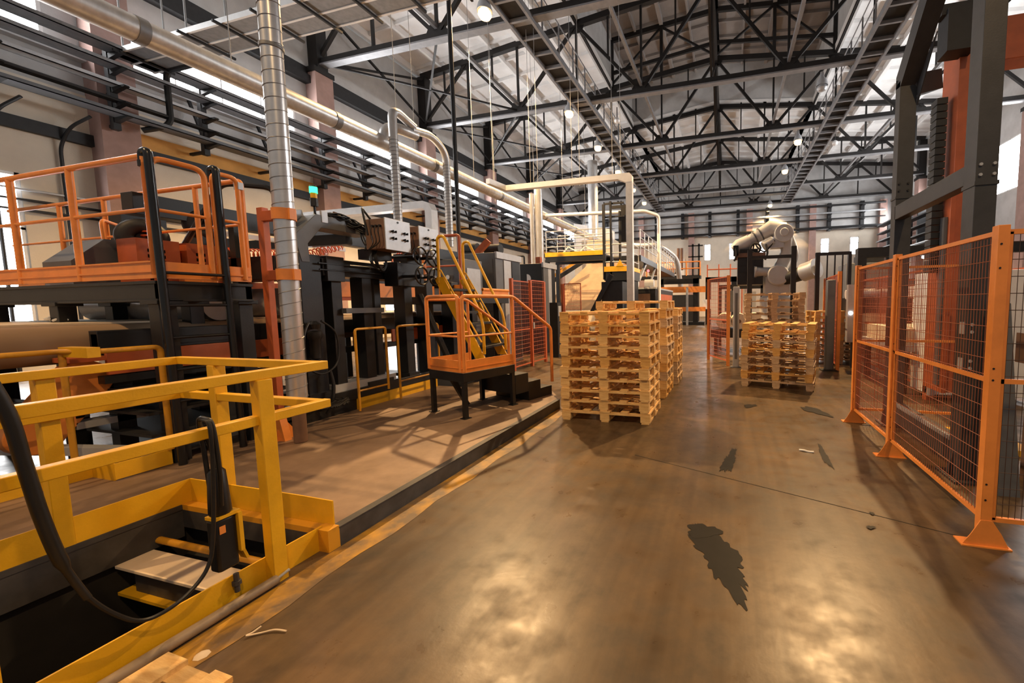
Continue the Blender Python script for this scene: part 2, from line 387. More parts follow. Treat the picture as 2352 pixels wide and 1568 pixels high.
# wall columns -------------------------------------------------------------------------
def wall_column(x, y, label, grp, wx=0.55, wy=0.75, post=True):
    t = thing('wall_column', label, 'column', (x, y, 0), 0, grp)
    b = MB(); b.box(x - wx / 2, x + wx / 2, y - wy / 2, y + wy / 2, 0, 11.2); b.build('shaft', M['column'], t)
    if post:
        k = MB(); k.box(x - wx / 2 - .05, x + wx / 2 + .05, y - wy / 2 - .05, y + wy / 2 + .05, 11.2, 11.4); k.build('cap_plate', M['truss'], t)
        s_ = MB(); s_.box(x - .25, x + .25, y - .22, y + .22, 11.4, 14.3); s_.build('steel_post', M['truss'], t)
    return t
for i, y in enumerate(COLY[1:]): wall_column(XL + .28, y, '%s rose painted wall column along the left wall' % nth(i), 'left wall columns')
for i, y in enumerate(COLY[4:]): wall_column(XR - .28, y, '%s wall column along the right wall' % nth(i), 'right wall columns')
for i, x in enumerate((-9.4, -3.85, 2.15, 8.2, 14.4)):
    wall_column(x, YB - .3, ['end wall column farthest left', 'end wall column left of the aisle', 'end wall column behind the robot', 'end wall column right of the robot', 'end wall column in the far right corner'][i], 'end wall columns', .6, .5, False)
# ================================================================ roof trusses
TY = [13.4, 19.45, 25.6, 31.6, 37.7, 43.75]
ZB = 11.75
def truss_proto(y):
    t = thing('roof_truss', 'nearest dark roof truss crossing the top of the hall', 'truss', (0, y, 0), 0, 'roof trusses')
    A, B = -16.7, 15.1
    def part(nm, m, fn):
        mb = MB(); fn(mb); return mb.build(nm, m, t)
    part('bottom_chord', M['truss'], lambda m: m.box(A, B, y - .10, y + .10, ZB - .14, ZB + .10))
    part('bottom_flange', M['trussg'], lambda m: m.box(A, B, y - .16, y + .16, ZB - .20, ZB - .14))
    part('top_chord', M['truss'], lambda m: (m.bar((A, y, ztop(A)), (CX, y, ztop(CX)), .24, .28), m.bar((CX, y, ztop(CX)), (B, y, ztop(B)), .24, .28)))
    bn = [A, CX - 9.9, CX - 3.3, CX + 3.3, CX + 9.9, B]
    tn = [CX - 12.9, CX - 6.6, CX, CX + 6.6, CX + 12.9]
    for i, x in enumerate(tn):
        for b in (bn[i], bn[i + 1]):
            part('diagonal', M['truss'], lambda m, b=b, x=x: m.bar((b, y, ZB), (x, y, ztop(x)), .13, .15))
    for x in bn[1:-1]: part('web_post', M['truss'], lambda m, x=x: m.box(x - .05, x + .05, y - .05, y + .05, ZB, ztop(x)))
    for x in tn: part('web_post', M['truss'], lambda m, x=x: m.box(x - .05, x + .05, y - .05, y + .05, ZB, ztop(x)))
    # secondary struts half way
    for i, x in enumerate(tn):
        for b in (bn[i], bn[i + 1]):
            mx = (b + x) / 2; mz = (ZB + ztop(x)) / 2
            part('strut', M['truss'], lambda m, mx=mx, mz=mz: m.bar((mx, y, mz), (mx, y, ztop(mx)), .08))
    for x in bn[1:-1]: part('gusset_plate', M['truss'], lambda m, x=x: m.prism([(x - .55, y - .03, ZB), (x + .55, y - .03, ZB), (x + .3, y - .03, ZB + .42), (x - .3, y - .03, ZB + .42)], (0, .06, 0)))
    for x in tn: part('gusset_plate', M['truss'], lambda m, x=x: m.prism([(x - .5, y - .03, ztop(x)), (x + .5, y - .03, ztop(x)), (x + .25, y - .03, ztop(x) - .4), (x - .25, y - .03, ztop(x) - .4)], (0, .06, 0)))
    return t
tr = truss_proto(TY[0])
_k = kids(tr)
TRL = ['nearest dark roof truss, cut by the top of the photo', 'second roof truss from the camera, meeting the left wall above the tray', 'third roof truss from the camera, under the near catwalk lamps', 'fourth roof truss, below the grey lantern end wall', 'fifth roof truss from the camera', 'farthest roof truss against the end wall']
tr['label'] = TRL[0]
for i in range(1, 6): dup(tr, (0, TY[i], 0), TRL[i], _k=_k)

# frames of the raised lantern
def lantern(y):
    t = thing('lantern_truss', '', 'frame', (0, y, 0), 0, 'frames of the roof lantern')
    def part(nm, fn):
        mb = MB(); fn(mb); return mb.build(nm, M['truss'], t)
    part('rafter', lambda m: m.bar((LX0, y, zl(LX0) - .35), (CX, y, zl(CX) - .35), .18, .26)); part('rafter', lambda m: m.bar((CX, y, zl(CX) - .35), (LX1, y, zl(LX1) - .35), .18, .26))
    part('cross_beam', lambda m: m.bar((LX0, y, ztop(LX0) + .95), (CX, y, ztop(CX) + .95), .14, .2)); part('cross_beam', lambda m: m.bar((CX, y, ztop(CX) + .95), (LX1, y, ztop(LX1) + .95), .14, .2))
    for x in (LX0 + .1, -4.1, CX, 2.5, LX1 - .1): part('post', lambda m, x=x: m.box(x - .09, x + .09, y - .09, y + .09, ztop(x), zl(x) - .3))
    for a, b in ((LX0, -4.1), (CX, -4.1), (CX, 2.5), (LX1, 2.5)):
        part('brace', lambda m, a=a, b=b: m.bar((a, y, ztop(a) + .2), (b, y, zl(b) - .4), .11))
    return t
ln = lantern(TY[2]); ln['label'] = 'nearer lantern frame, above the third roof truss'; _k = kids(ln)
dup(ln, (0, TY[3], 0), 'farther lantern frame, against the grey lantern end wall', _k=_k)

# long ties along the hall
def tie(x, z, label, w=.12, h=.16, m='trussg', y0=8., y1=43.7, g='ties along the hall'):
    b = MB(); b.box(x - w / 2, x + w / 2, y0, y1, z - h / 2, z + h / 2)
    return solo(b, 'tie_beam', M[m], label, 'beam', group=g)
tie(CX - 9.9, ZB + .3, 'grey tie beam between trusses over the left machines')
tie(CX - 3.3, ZB + .3, 'grey tie beam between trusses left of the hall centre')
tie(CX + 3.3, ZB + .3, 'grey tie beam between trusses right of the hall centre')
tie(CX + 9.9, ZB + .3, 'grey tie beam between trusses over the right bay')
tie(LX0, ztop(LX0) + .15, 'dark beam along the left edge of the lantern opening', .2, .4, 'truss', y1=LYE)
tie(LX1, ztop(LX1) + .15, 'dark beam along the right edge of the lantern opening', .2, .4, 'truss', y1=LYE)
tie(CX, ztop(CX) - .1, 'dark ridge beam at the middle of the roof', .2, .3, 'truss', y0=13.4)
# cross braces in the vertical plane of the ridge and wall bays
def xb(x, ya, yb, za, zb, label, g):
    t = thing('cross_brace', label, 'brace', (x, ya, za), 0, g)
    for p, q in (((x, ya, za), (x, yb, zb)), ((x, ya, zb), (x, yb, za))):
        m = MB(); m.bar(p, q, .09); m.build('brace_bar', M['truss'], t)
for i in range(0, 5):
    xb(CX, TY[i], TY[i + 1], ZB + .1, ztop(CX) - .3, '%s x-brace under the roof ridge' % nth(i), 'ridge cross braces')
for i in range(0, 5):
    xb(-16.5, TY[i], TY[i + 1], ZB, ztop(-16.5) - .2, '%s x-brace between the posts on the left wall' % nth(i), 'left wall cross braces')
for i in range(3):
    m = MB()
    ya, yb = TY[i], TY[i + 1]
    t = thing('plan_brace', '%s pair of slim plan braces at truss level over the left bay' % nth(i), 'brace', (-13.6, ya, ZB), 0, 'plan braces')
    for p, q in (((-16.6, ya, ZB), (CX - 9.9, yb, ZB)), ((-16.6, yb, ZB), (CX - 9.9, ya, ZB))):
        b = MB(); b.bar(p, q, .08); b.build('brace_bar', M['truss'], t)

# ================================================================ catwalks under the trusses
def catwalk(x0, x1, rail_x, name_l):
    z = 11.42; ya, yb = 6.5, 43.6
    t = thing('catwalk', name_l, 'catwalk', (x0, ya, z), 0, 'catwalks under the roof')
    for x in (x0, x1):
        b = MB(); b.box(x - .05, x + .05, ya, yb, z, z + .22); b.build('side_channel', M['trussg'], t)
    b = MB(); b.box(x0, x1, ya, yb, z + .16, z + .2); b.build('grating', M['rack'], t)
    y = ya
    while y < yb:
        b = MB(); b.box(x0 + .04, x1 - .04, y, y + .09, z + .02, z + .14); b.build('cross_bar', M['trussg'], t); y += .95
    for h in (.62, 1.15):
        b = MB(); b.tube([(rail_x, ya, z + .2 + h), (rail_x, yb, z + .2 + h)], .025, 6); b.build('handrail', M['trussg'], t)
    y = ya
    while y < yb:
        b = MB(); b.box(rail_x - .025, rail_x + .025, y, y + .05, z + .2, z + 1.35); b.build('rail_post', M['trussg'], t); y += 1.5
    return t
catwalk(-7.55, -6.7, -6.65, 'left catwalk hung below the trusses with lamps along its edge')
catwalk(5.15, 6.05, 5.1, 'right catwalk hung below the trusses')
b = MB(); b.box(-6.7, 5.1, 39.2, 39.9, 11.4, 11.55); cw = solo(b, 'cross_catwalk', M['rack'], 'dark cross walkway spanning the far end of the hall', 'catwalk')
b = MB(); b.tube([(-6.7, 39.2, 12.5), (5.1, 39.2, 12.5)], .03, 6); b.tube([(-6.7, 39.2, 12.0), (5.1, 39.2, 12.0)], .025, 6)
for k in range(12): b.box(-6.7 + k * 1.07 - .02, -6.7 + k * 1.07 + .02, 39.18, 39.22, 11.55, 12.5)
b.build('handrail', M['trussg'], cw)

# high bay lamps -----------------------------------------------------------------------
WARM = (1.0, 0.63, 0.29)
def high_bay(x, y, z, label, grp, power, on=True, top=None):
    t = thing('high_bay_lamp', label, 'lamp', (x, y, z), 0, grp)
    m = MB(); m.lathe([(.03, .62), (.07, .6), (.09, .42), (.10, .38), (.20, .24), (.25, .05), (.255, 0), (.235, 0), (.19, .2), (.05, .3)], (x, y, z), n=18); m.build('reflector', M['lgrey'], t)
    m = MB(); m.tube([(x, y, z + .6), (x, y, z + (top or .9))], .02, 6); m.build('hanger', M['rack'], t)
    m = MB(); m.lathe([(.03, -.12), (.16, -.08), (.22, .02), (.2, .12), (.05, .3)], (x, y, z - .13), n=14); m.build('bulb', M['lampglow'] if on else M['lgrey'], t)
    if on:
        L = bpy.data.lights.new('lamp_light', 'SPOT'); L.energy = power; L.color = WARM; L.shadow_soft_size = .13; L.spot_size = math.radians(128); L.spot_blend = .5
        o = bpy.data.objects.new('lamp_light', L); COL.objects.link(o); o.parent = t; o.location = (0, 0, -.3)
    return t
LP = 4600
for i, (y, k, l) in enumerate(((-3.0, .5, 'lit high bay lamp of the left row, out of view behind the camera'), (12.2, 2, 'nearest lit lamp on the left catwalk, at the top of the photo'), (19.4, .8, 'second lit lamp along the left catwalk'), (24.0, .5, 'third lit lamp along the left catwalk'), (28.7, .5, 'fourth lit lamp along the left catwalk'), (33.5, .6, 'fifth lit lamp along the left catwalk'), (38.1, .6, 'farthest lit lamp along the left catwalk'))):
    high_bay(-7.85, y, 11.25, l, 'left catwalk lamps', LP * k, True)
for i, (x, y, k, l) in enumerate(((3.6, -3.0, .5, 'lit high bay lamp of the right row, out of view behind the camera'), (3.5, 14.0, 2, 'lit lamp by the right catwalk, cut by the top edge of the photo'), (4.05, 20.4, 0, 'unlit grey lamp by the right catwalk'), (4.05, 26.7, .8, 'nearest glowing lamp by the right catwalk'), (4.05, 32.3, .7, 'second glowing lamp by the right catwalk'), (4.05, 43.0, .6, 'farthest glowing lamp by the right catwalk, at the end wall'))):
    high_bay(x, y, 11.25, l, 'right catwalk lamps', LP * k, k > 0)
# globes
for x, y, z, l in ((6.3, 27.6, 11.2, 'small white globe lamp right of the right catwalk'), (-5.9, 21.5, 11.5, 'pale unlit globe lamp right of the left catwalk'), (-8.2, 17.5, 13.2, 'white globe lamp above the left catwalk by the roof')):
    t = thing('globe_lamp', l, 'lamp', (x, y, z))
    m = MB(); m.lathe([(.02, -.16), (.13, -.1), (.17, 0), (.13, .1), (.05, .16)], (x, y, z), n=14); m.build('globe', M['white'], t)
    m = MB(); m.tube([(x, y, z + .15), (x, y, z + .7)], .025, 6); m.build('hanger', M['rack'], t)
# ================================================================ cable racks on the left wall
def bracket(y, label):
    x = XL + .75
    t = thing('cable_bracket', label, 'bracket', (x, y, 6.4), 0, 'comb brackets for the cable racks')
    m = MB(); m.box(x - .08, x + .08, y - .07, y + .07, 6.45, 8.55); m.bar((XL, y, 6.55), (x, y, 6.55), .08); m.bar((XL, y, 8.4), (x, y, 8.4), .08); m.bar((XL + .1, y, 8.4), (x, y, 6.9), .07)
    m.build('post', M['rack'], t)
    for z in (6.7, 7.06, 7.48, 7.94, 8.34):
        a = MB(); a.prism([(x, y - .05, z - .09), (x, y - .05, z + .07), (x + .62, y - .05, z + .05), (x + .66, y - .05, z), (x + .5, y - .05, z - .01)], (0, .1, 0)); a.build('arm', M['rack'], t)
    return t
br = bracket(5.24, 'nearest comb bracket of the cable rack on the left wall'); _k = kids(br)
for i in range(1, 20):
    dup(br, (XL + .75, 5.24 + i * 1.92, 6.4), '%s comb bracket of the left wall cable rack' % (nth(i) if i < 19 else 'farthest'), _k=_k)
def tray(z, x0, x1, m, label, kind='cable_tray', pipe=False, y0=-1, y1=40):
    b = MB()
    if pipe: b.tube([(x0, y0, z), (x0, y1, z)], x1, 8)
    else: b.box(x0, x1, y0, y1, z, z + .02); b.box(x0, x0 + .02, y0, y1, z, z + .1); b.box(x1 - .02, x1, y0, y1, z, z + .1)
    return solo(b, kind, M[m], label, 'tray' if not pipe else 'pipe', group='cable runs on the left wall')
x = XL + .85
tray(8.42, x, x + .5, 'tray', 'bright mesh cable tray, highest on the left wall rack', y1=38)
tray(8.0, x, x + .42, 'tray', 'grey cable tray second from the top of the left wall rack')
tray(7.53, x, x + .3, 'lgrey', 'pale channel in the middle of the left wall rack')
tray(7.14, x + .3, .045, 'rack', 'black pipe on the left wall rack, upper', 'rack_pipe', True)
tray(7.14, x + .15, .045, 'rack', 'black pipe on the left wall rack, closer to the wall', 'rack_pipe', True)
tray(6.75, x, x + .45, 'grey', 'lowest grey cable tray of the left wall rack')
# thin wall conduits and drop pipes
for z, n in ((4.55, 'upper'), (4.3, 'middle'), (4.05, 'lower')):
    b = MB(); b.tube([(XL + .1, -1, z), (XL + .1, 9.5, z)], .035, 6); solo(b, 'wall_conduit', M['lgrey'] if n == 'upper' else M['rack'], '%s thin conduit on the cream left wall behind the cage' % n, 'conduit', group='thin wall conduits')
for y, l in ((5.35, 'black drop pipe bending down the left wall above the cage'), (6.4, 'black drop pipe beside the first rose column')):
    b = MB(); b.tube(fil([(XL + .8, y + .3, 6.6), (XL + .35, y + .1, 6.3), (XL + .12, y, 5.8), (XL + .12, y, 0)], .2), .035, 8); solo(b, 'drop_pipe', M['rack'], l, 'pipe')

# cross cable tray below the trusses at the top left --------------------------------------
t = thing('suspended_cable_tray', 'wide galvanised cable tray crossing the top left corner', 'tray', (-10, 7.6, 8.4))
for ya, yb in ((7.2, 7.6), (7.66, 8.06)):
    b = MB(); b.box(-16.2, -3.0, ya, yb, 8.42, 8.44); b.build('perforated_floor', M['tray'], t)
for y in (7.2, 7.62, 8.06):
    b = MB(); b.box(-16.2, -3.0, y - .025, y + .025, 8.4, 8.53); b.build('side_rail', M['white'], t)
x = -15.6
while x < -3:
    b = MB(); b.box(x, x + .05, 7.0, 8.2, 8.33, 8.385); b.build('cross_hanger', M['rack'], t); x += 1.25
x = -15.6
while x < -3:
    for y in (7.2, 8.06):
        b = MB(); b.tube([(x + .02, y, 8.4), (x + .02, y, 14.4)], .02, 6); b.build('hanger_rod', M['rod'], t)
    x += 2.5
b = MB(); b.tube(fil([(-14.0, 8.1, 8.42), (-15.75, 8.1, 8.42), (-15.75, 8.1, 6.9), (-16.0, 7.6, 6.6)], .25), .075, 8); solo(b, 'cable_bundle', M['rubber'], 'black cable bundle dropping from the suspended tray to the wall rack', 'cable')

# big spiral duct along the hall ----------------------------------------------------------
def spiral(mb, p, q, r, pitch, rr=.006, n=12):
    p, q = V(p), V(q); d = (q - p); L = d.length; d.normalize()
    u = V((0, 0, 1)) if abs(d.z) < .9 else V((1, 0, 0)); u = (u - d * u.dot(d)).normalized(); w = d.cross(u)
    k = int(L / pitch * n); pts = [p + d * (L * i / k) + (u * math.cos(2 * math.pi * i / n) + w * math.sin(2 * math.pi * i / n)) * (r + rr * .4) for i in range(k + 1)]
    mb.tube(pts, rr, 4)
t = thing('extraction_duct', 'long silver round duct running along the hall below the ribbon windows', 'duct', (-8.4, 8, 5.65))
m = MB(); m.cyl((-8.4, 1, 5.62), (-8.4, 26.6, 5.78), .18, 24); m.build('duct_pipe', M['galv'], t)
for y in (4.0, 7.0, 10.0, 13.5, 17.3, 21):
    m = MB(); m.cyl((-8.4, y, 5.64 + (y - 4) * .006), (-8.4, y + .12, 5.64 + (y - 4) * .006), .19, 24); m.build('joint_band', M['tray'], t)
m = MB(); m.tube(fil([(-8.4, 26.5, 5.78), (-8.4, 27.6, 5.78), (-6.0, 27.8, 5.6), (-4.6, 27.8, 5.6), (-3.6, 29, 4.8), (-3.4, 30, 2.5)], .6), .19, 16); m.build('end_elbow', M['galv'], t)
for y in (5.2, 8.8, 9.4, 13.2, 16.4, 19.6, 23):
    m = MB(); m.tube([(-8.4, y, 5.75), (-8.4, y, 15.0)], .008, 5); m.build('hanger_wire', M['rod'], t)
t = thing('branch_duct', 'crinkled silver branch duct arching over the big duct', 'duct', (-8.0, 8.3, 3))
m = MB(); pth = fil([(-8.38, 8.35, 5.78), (-8.3, 8.35, 6.0), (-8.05, 8.45, 6.02), (-8.0, 9.0, 6.05)], .2); m.tube(pth, .13, 14); m.build('tee_branch', M['galv'], t)
m = MB(); a = fil([(-8.0, 8.25, 3.2), (-8.0, 8.25, 6.42), (-7.95, 8.9, 6.2)], .26, 8); m.tube(a, .1, 14); m.build('riser', M['galv'], t)
m = MB(); a = fil([(-7.97, 8.8, 6.12), (-8.0, 9.6, 6.28), (-8.0, 10.15, 6.0), (-8.0, 10.15, 3.3)], .5, 8); m.tube(a, .1, 14); m.build('second_riser', M['galv'], t)
for y, z0 in ((8.25, 3.3), (10.15, 3.4)):
    m = MB(); spiral(m, (-8.0, y, z0), (-8.0, y, 5.7), .1, .09, .008, 10); m.build('spiral_seam', M['tray'], t)
# vertical spiral duct in front
t = thing('vertical_spiral_duct', 'shiny vertical spiral duct held by the orange stand', 'duct', (-4.33, 3.02, .6))
m = MB(); m.cyl((-4.345, 3.02, .6), (-4.3, 3.02, 6.2), .088, 28); m.build('duct_pipe', M['chrome'], t)
m = MB(); spiral(m, (-4.345, 3.02, .6), (-4.3, 3.02, 6.2), .088, .125, .004, 16); m.build('spiral_seam', M['tray'], t)
m = MB(); m.cyl((-4.317, 3.02, 4.06), (-4.317, 3.02, 4.09), .098, 28); m.build('joint_ring', M['tray'], t)
m = MB(); m.tube([(-4.345, 3.02, .62), (-4.345, 3.02, .135)], .06, 14); m.build('lower_hose', M['brown'], t)
t = thing('duct_stand', 'orange flat steel stand clamping the vertical spiral duct', 'stand', (-4.6, 3.02, .13))
m = MB(); m.box(-4.665, -4.585, 2.99, 3.05, .13, 2.57); m.build('post', M['orange2'], t, .004)
for z in (2.47, 1.87):
    m = MB(); m.box(-4.6, -4.42, 2.985, 3.045, z - .04, z + .06); m.build('arm', M['orange2'], t, .004)
    m = MB(); m.cyl((-4.33, 3.02, z - .045), (-4.33, 3.02, z + .065), .1, 24); m.box(-4.25, -4.21, 2.99, 3.05, z - .045, z + .065); m.build('clamp', M['orange'], t)
m = MB(); m.prism([(-4.73, 2.985, .13), (-4.52, 2.985, .13), (-4.585, 2.985, .4), (-4.665, 2.985, .4)], (0, .07, 0)); m.prism([(-4.6, 2.9, .13), (-4.6, 3.2, .13), (-4.6, 3.05, .35)], (-.02, 0, 0)); m.build('foot', M['orange'], t)
# white rectangular duct behind the machine
t = thing('box_duct', 'white rectangular duct crossing behind the machine and turning down', 'duct', (-8, 9.6, 3.9))
m = MB(); m.box(-13.9, -8.3, 9.45, 9.7, 4.3, 4.5); m.build('level_run', M['white'], t)
m = MB(); m.prism([(-8.3, 9.45, 4.3), (-8.3, 9.45, 4.5), (-8.1, 9.45, 4.43), (-8.02, 9.45, 4.24), (-8.24, 9.45, 4.24)], (0, .25, 0)); m.build('elbow', M['white'], t)
m = MB(); m.box(-8.239, -8.021, 9.451, 9.699, 2.6, 4.25); m.build('drop', M['white'], t)
# black drop pole
b = MB(); b.tube([(-6.9, 9.1, 2.2), (-6.86, 9.1, 14.9)], .055, 8); solo(b, 'drop_pole', M['rack'], 'black vertical pole dropping from the roof past the control boxes', 'pole')
# far ducts
t = thing('square_duct', 'bright square steel duct standing in the middle with a long white cross run', 'duct', (-3.2, 13.2, 0))
m = MB(); m.box(-3.329, -3.112, 13.102, 13.298, 0, 5.6); m.build('riser', M['steel'], t)
m = MB(); m.prism([(-3.11, 13.1, 5.6), (-3.11, 13.1, 5.8), (-3.2, 13.1, 5.9), (-3.6, 13.1, 5.9), (-3.6, 13.1, 5.72), (-3.33, 13.1, 5.6)], (0, .2, 0)); m.box(-7.95, -3.6, 13.1, 13.3, 5.72, 5.9); m.build('cross_run', M['white'], t)
m = MB(); m.bar((-7.88, 13.3, 5.81), (-8.05, 12.3, 5.83), .16, .18); m.build('corner', M['white'], t)
t = thing('thin_vent_pipe', 'thin white pipe crossing right and bending down by the aisle', 'pipe', (-2.9, 16.5, 0))
m = MB(); m.tube(fil([(-8.3, 17.3, 5.7), (-7.7, 16.4, 5.5), (-3.35, 16.3, 5.35), (-2.86, 16.9, 5.25), (-2.86, 16.9, .2)], .18), .075, 10); m.build('pipe_run', M['white'], t)
for x, y, r, z1, l in ((-7.5, 14.4, .09, 5.9, 'slim silver riser left of the pair by the grey cabinets'), (-7.3, 14.6, .16, 6.1, 'wider silver riser of the pair by the grey cabinets'), (-9.6, 28, .36, 11.9, 'fat silver chimney duct rising to the roof')):
    m = MB(); m.cyl((x, y, 0), (x, y, z1), r, 18); solo(m, 'riser_duct', M['galv'], l, 'duct')
# white hanger wires over the machines
for i, (x, y) in enumerate(((-9.5, 15.0), (-7.2, 13.8), (-6.9, 13.8), (-5.6, 14.0), (-5.3, 14.0), (-3.9, 13.5), (-3.6, 13.5), (-8.8, 12.6))):
    b = MB(); b.tube([(x, y, 5.9), (x, y, 14.8)], .008, 5); solo(b, 'hanger_wire', M['rod'], '%s thin white wire holding the cross duct, counted from the wall' % ['first', 'third', 'fourth', 'fifth', 'sixth', 'seventh', 'eighth', 'second'][i], 'wire', group='thin white hanger wires')
# ================================================================ steel deck and pit surround
t = thing('steel_deck', 'low tread plate deck beside the aisle, dusty brown', 'deck', (-4, 3, 0))
DK = [(-2.41, PY1), (-2.41, 5.33), (-2.75, 5.8), (-5.3, 5.8), (-5.3, -3), (PX0, -3), (PX0, PY1)]
m = MB(); m.prism([(x, y, .122) for x, y in DK], (0, 0, .008)); m.build('tread_plate', M['deck'], t)
m = MB(); m.prism([(-2.41, PY1, 0), (-2.41, 5.33, 0), (-2.41, 5.33, .125), (-2.41, PY1, .125)], (-.05, 0, 0)); m.prism([(-2.41, 5.33, 0), (-2.75, 5.8, 0), (-2.75, 5.8, .125), (-2.41, 5.33, .125)], (-.05, 0, 0)); m.box(-2.5, -2.414, PY1 + .003, PY1 + .04, 0, .124)
m.build('edge_channel', M['edge'], t)
m = MB(); m.box(-2.47, -2.405, PY1 - .0, 5.33, .124, .131); m.build('edge_strip', M['edge'], t)
# yellow toe boards round the pit
t = thing('pit_guardrail', 'yellow square tube guardrail around the sunken pit', 'railing', (-3.1, 1.5, .13))
def rail(nm, p, q, s=.052): 
    m = MB(); m.bar(p, q, s); m.build(nm, M['yellow'], t, .004)
for z in (1.18, .935):
    rail('side_rail', (-2.47, -2.2, z), (-2.47, 1.896, z)); rail('far_rail', (-3.8, -2.2, z), (-3.8, 1.86, z)); rail('cross_rail', (-3.82, 1.865, z), (-2.45, 1.865, z), .05)
for x, y, z0 in ((-2.46, 1.53, -.15), (-3.43, 1.87, .13), (-3.83, 1.29, .12), (-2.46, .62, -.15), (-3.83, -.6, .12)):
    m = MB(); m.box(x - .032, x + .032, y - .036, y + .036, z0, 1.155); m.build('post', M['yellow'], t, .004)
m = MB(); m.prism([(-3.805, 1.86, .135), (-2.45, 1.86, .135), (-2.45, 1.86, .298), (-2.75, 1.86, .303), (-3.805, 1.86, .303)], (0, .008, 0)); m.build('toe_board', M['yellow'], t)
m = MB(); m.box(-3.81, -3.802, -3, 1.86, .135, .303); m.build('toe_board', M['yellow'], t)
m = MB(); m.box(-2.50, -2.49, -3, 1.815, -.12, .15); m.build('front_plate', M['yellow'], t)
m = MB(); m.box(-3.828, -2.43, 1.8, 1.858, .1, .137); m.build('ledge', M['yellow2'], t); m = MB(); m.box(-3.83, -2.44, 1.8, 1.862, -.03, .1); m.build('ledge_face', M['edge'], t)
m = MB(); m.box(-3.83, -3.79, -3, 1.8, .1, .135); m.build('ledge', M['edge'], t); m = MB(); m.box(-3.81, -3.795, -3, 1.8, -.1, .1); m.build('ledge_face', M['edge'], t)
m = MB(); m.box(-2.52, -2.408, 1.787, 1.862, 0, .142); m.build('corner_angle', M['yellow2'], t)
for y in (1.35,):
    m = MB(); m.cyl((-2.475, y, .06), (-2.475, y, .16), .012, 8); m.cyl((-2.475, y, .1), (-2.475, y, .12), .02, 8); m.build('hinge_bolt', M['edge'], t)
# things down in the pit
b = MB(); b.box(-3.8, -2.52, 1.46, 1.64, -.12, -.1); solo(b, 'plank', M['board'], 'pale yellowed board lying across the pit, upper', 'board', bevel=.003)
b = MB(); b.box(-3.8, -2.52, 1.46, 1.6, -.3, -.28); solo(b, 'plank', M['yellow'], 'lower yellow shelf plate just under the pale board in the pit', 'board')
b = MB(); b.box(-3.7, -2.7, 1.5, 1.52, -.28, -.12); solo(b, 'plank_web', M['edge'], 'dark web plate between the two boards in the pit', 'plate')
b = MB(); b.tube([(-3.82, 1.67, -.05), (-2.52, 1.67, -.05)], .022, 10); solo(b, 'pit_pipe', M['yellow2'], 'thin yellow stained pipe across the pit behind the pale board', 'pipe')
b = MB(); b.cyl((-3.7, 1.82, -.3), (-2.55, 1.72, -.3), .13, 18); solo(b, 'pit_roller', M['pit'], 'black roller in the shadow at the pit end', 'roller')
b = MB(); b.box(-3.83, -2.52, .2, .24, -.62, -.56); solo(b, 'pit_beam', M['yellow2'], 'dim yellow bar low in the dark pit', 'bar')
# hanging control pendant and its cables
t = thing('control_pendant', 'black hand control with yellow frame hanging from the lower pit rail', 'control', (-2.5, 1.33, .2))
m = MB(); m.box(-2.545, -2.475, 1.285, 1.375, .2, .475); m.build('housing', M['rubber'], t, .012)
m = MB(); m.box(-2.53, -2.46, 1.375, 1.392, .27, .48); m.bar((-2.5, 1.385, .3), (-2.5, 1.41, .21), .05, .012); m.box(-2.545, -2.47, 1.285, 1.392, .476, .492); m.build('guard_frame', M['yellow'], t)
m = MB(); m.lathe([(.02, .25), (.035, .23), (.042, .1), (.045, .02), (.035, 0)], (-2.51, 1.33, .485), n=14); m.build('cable_boot', M['rubber'], t)
m = MB(); m.box(-2.474, -2.472, 1.3, 1.325, .4, .44); m.build('sticker', M['orange'], t)
m = MB(); m.tube(smooth_path([(-2.51, 1.33, .7), (-2.52, 1.32, .85), (-2.52, 1.29, .98), (-2.47, 1.28, 1.0), (-2.42, 1.275, .96), (-2.425, 1.27, .7), (-2.43, 1.25, .42), (-2.43, 1.22, .29), (-2.43, 1.15, .218), (-2.43, 1.07, .19), (-2.43, .99, .205), (-2.42, .92, .29), (-2.42, .86, .405), (-2.42, .81, .56), (-2.42, .777, .77), (-2.42, .755, .96), (-2.42, .73, 1.2), (-2.42, .68, 1.5), (-2.45, .55, 1.9)]), .0085, 8); m.build('cable', M['rubber'], t)
b = MB(); b.tube(smooth_path([(-2.415, .62, 1.6), (-2.4, .72, 1.24), (-2.4, .748, 1.0), (-2.4, .768, .8), (-2.405, .8, .6), (-2.41, .85, .42)]), [.019] * 25 + [.012] * 6, 10); solo(b, 'thick_cable', M['rubber'], 'thick black cable hanging past the near rails at the left edge', 'cable')
b = MB(); b.tube(smooth_path([(-2.53, 1.31, .6), (-2.53, 1.30, .85), (-2.515, 1.285, .99), (-2.47, 1.285, 1.005), (-2.43, 1.29, .97), (-2.43, 1.3, .75), (-2.46, 1.31, .55)]), .01, 8); solo(b, 'cable_loop', M['rubber'], 'black cable doubled over the lower yellow rail above the pendant', 'cable')
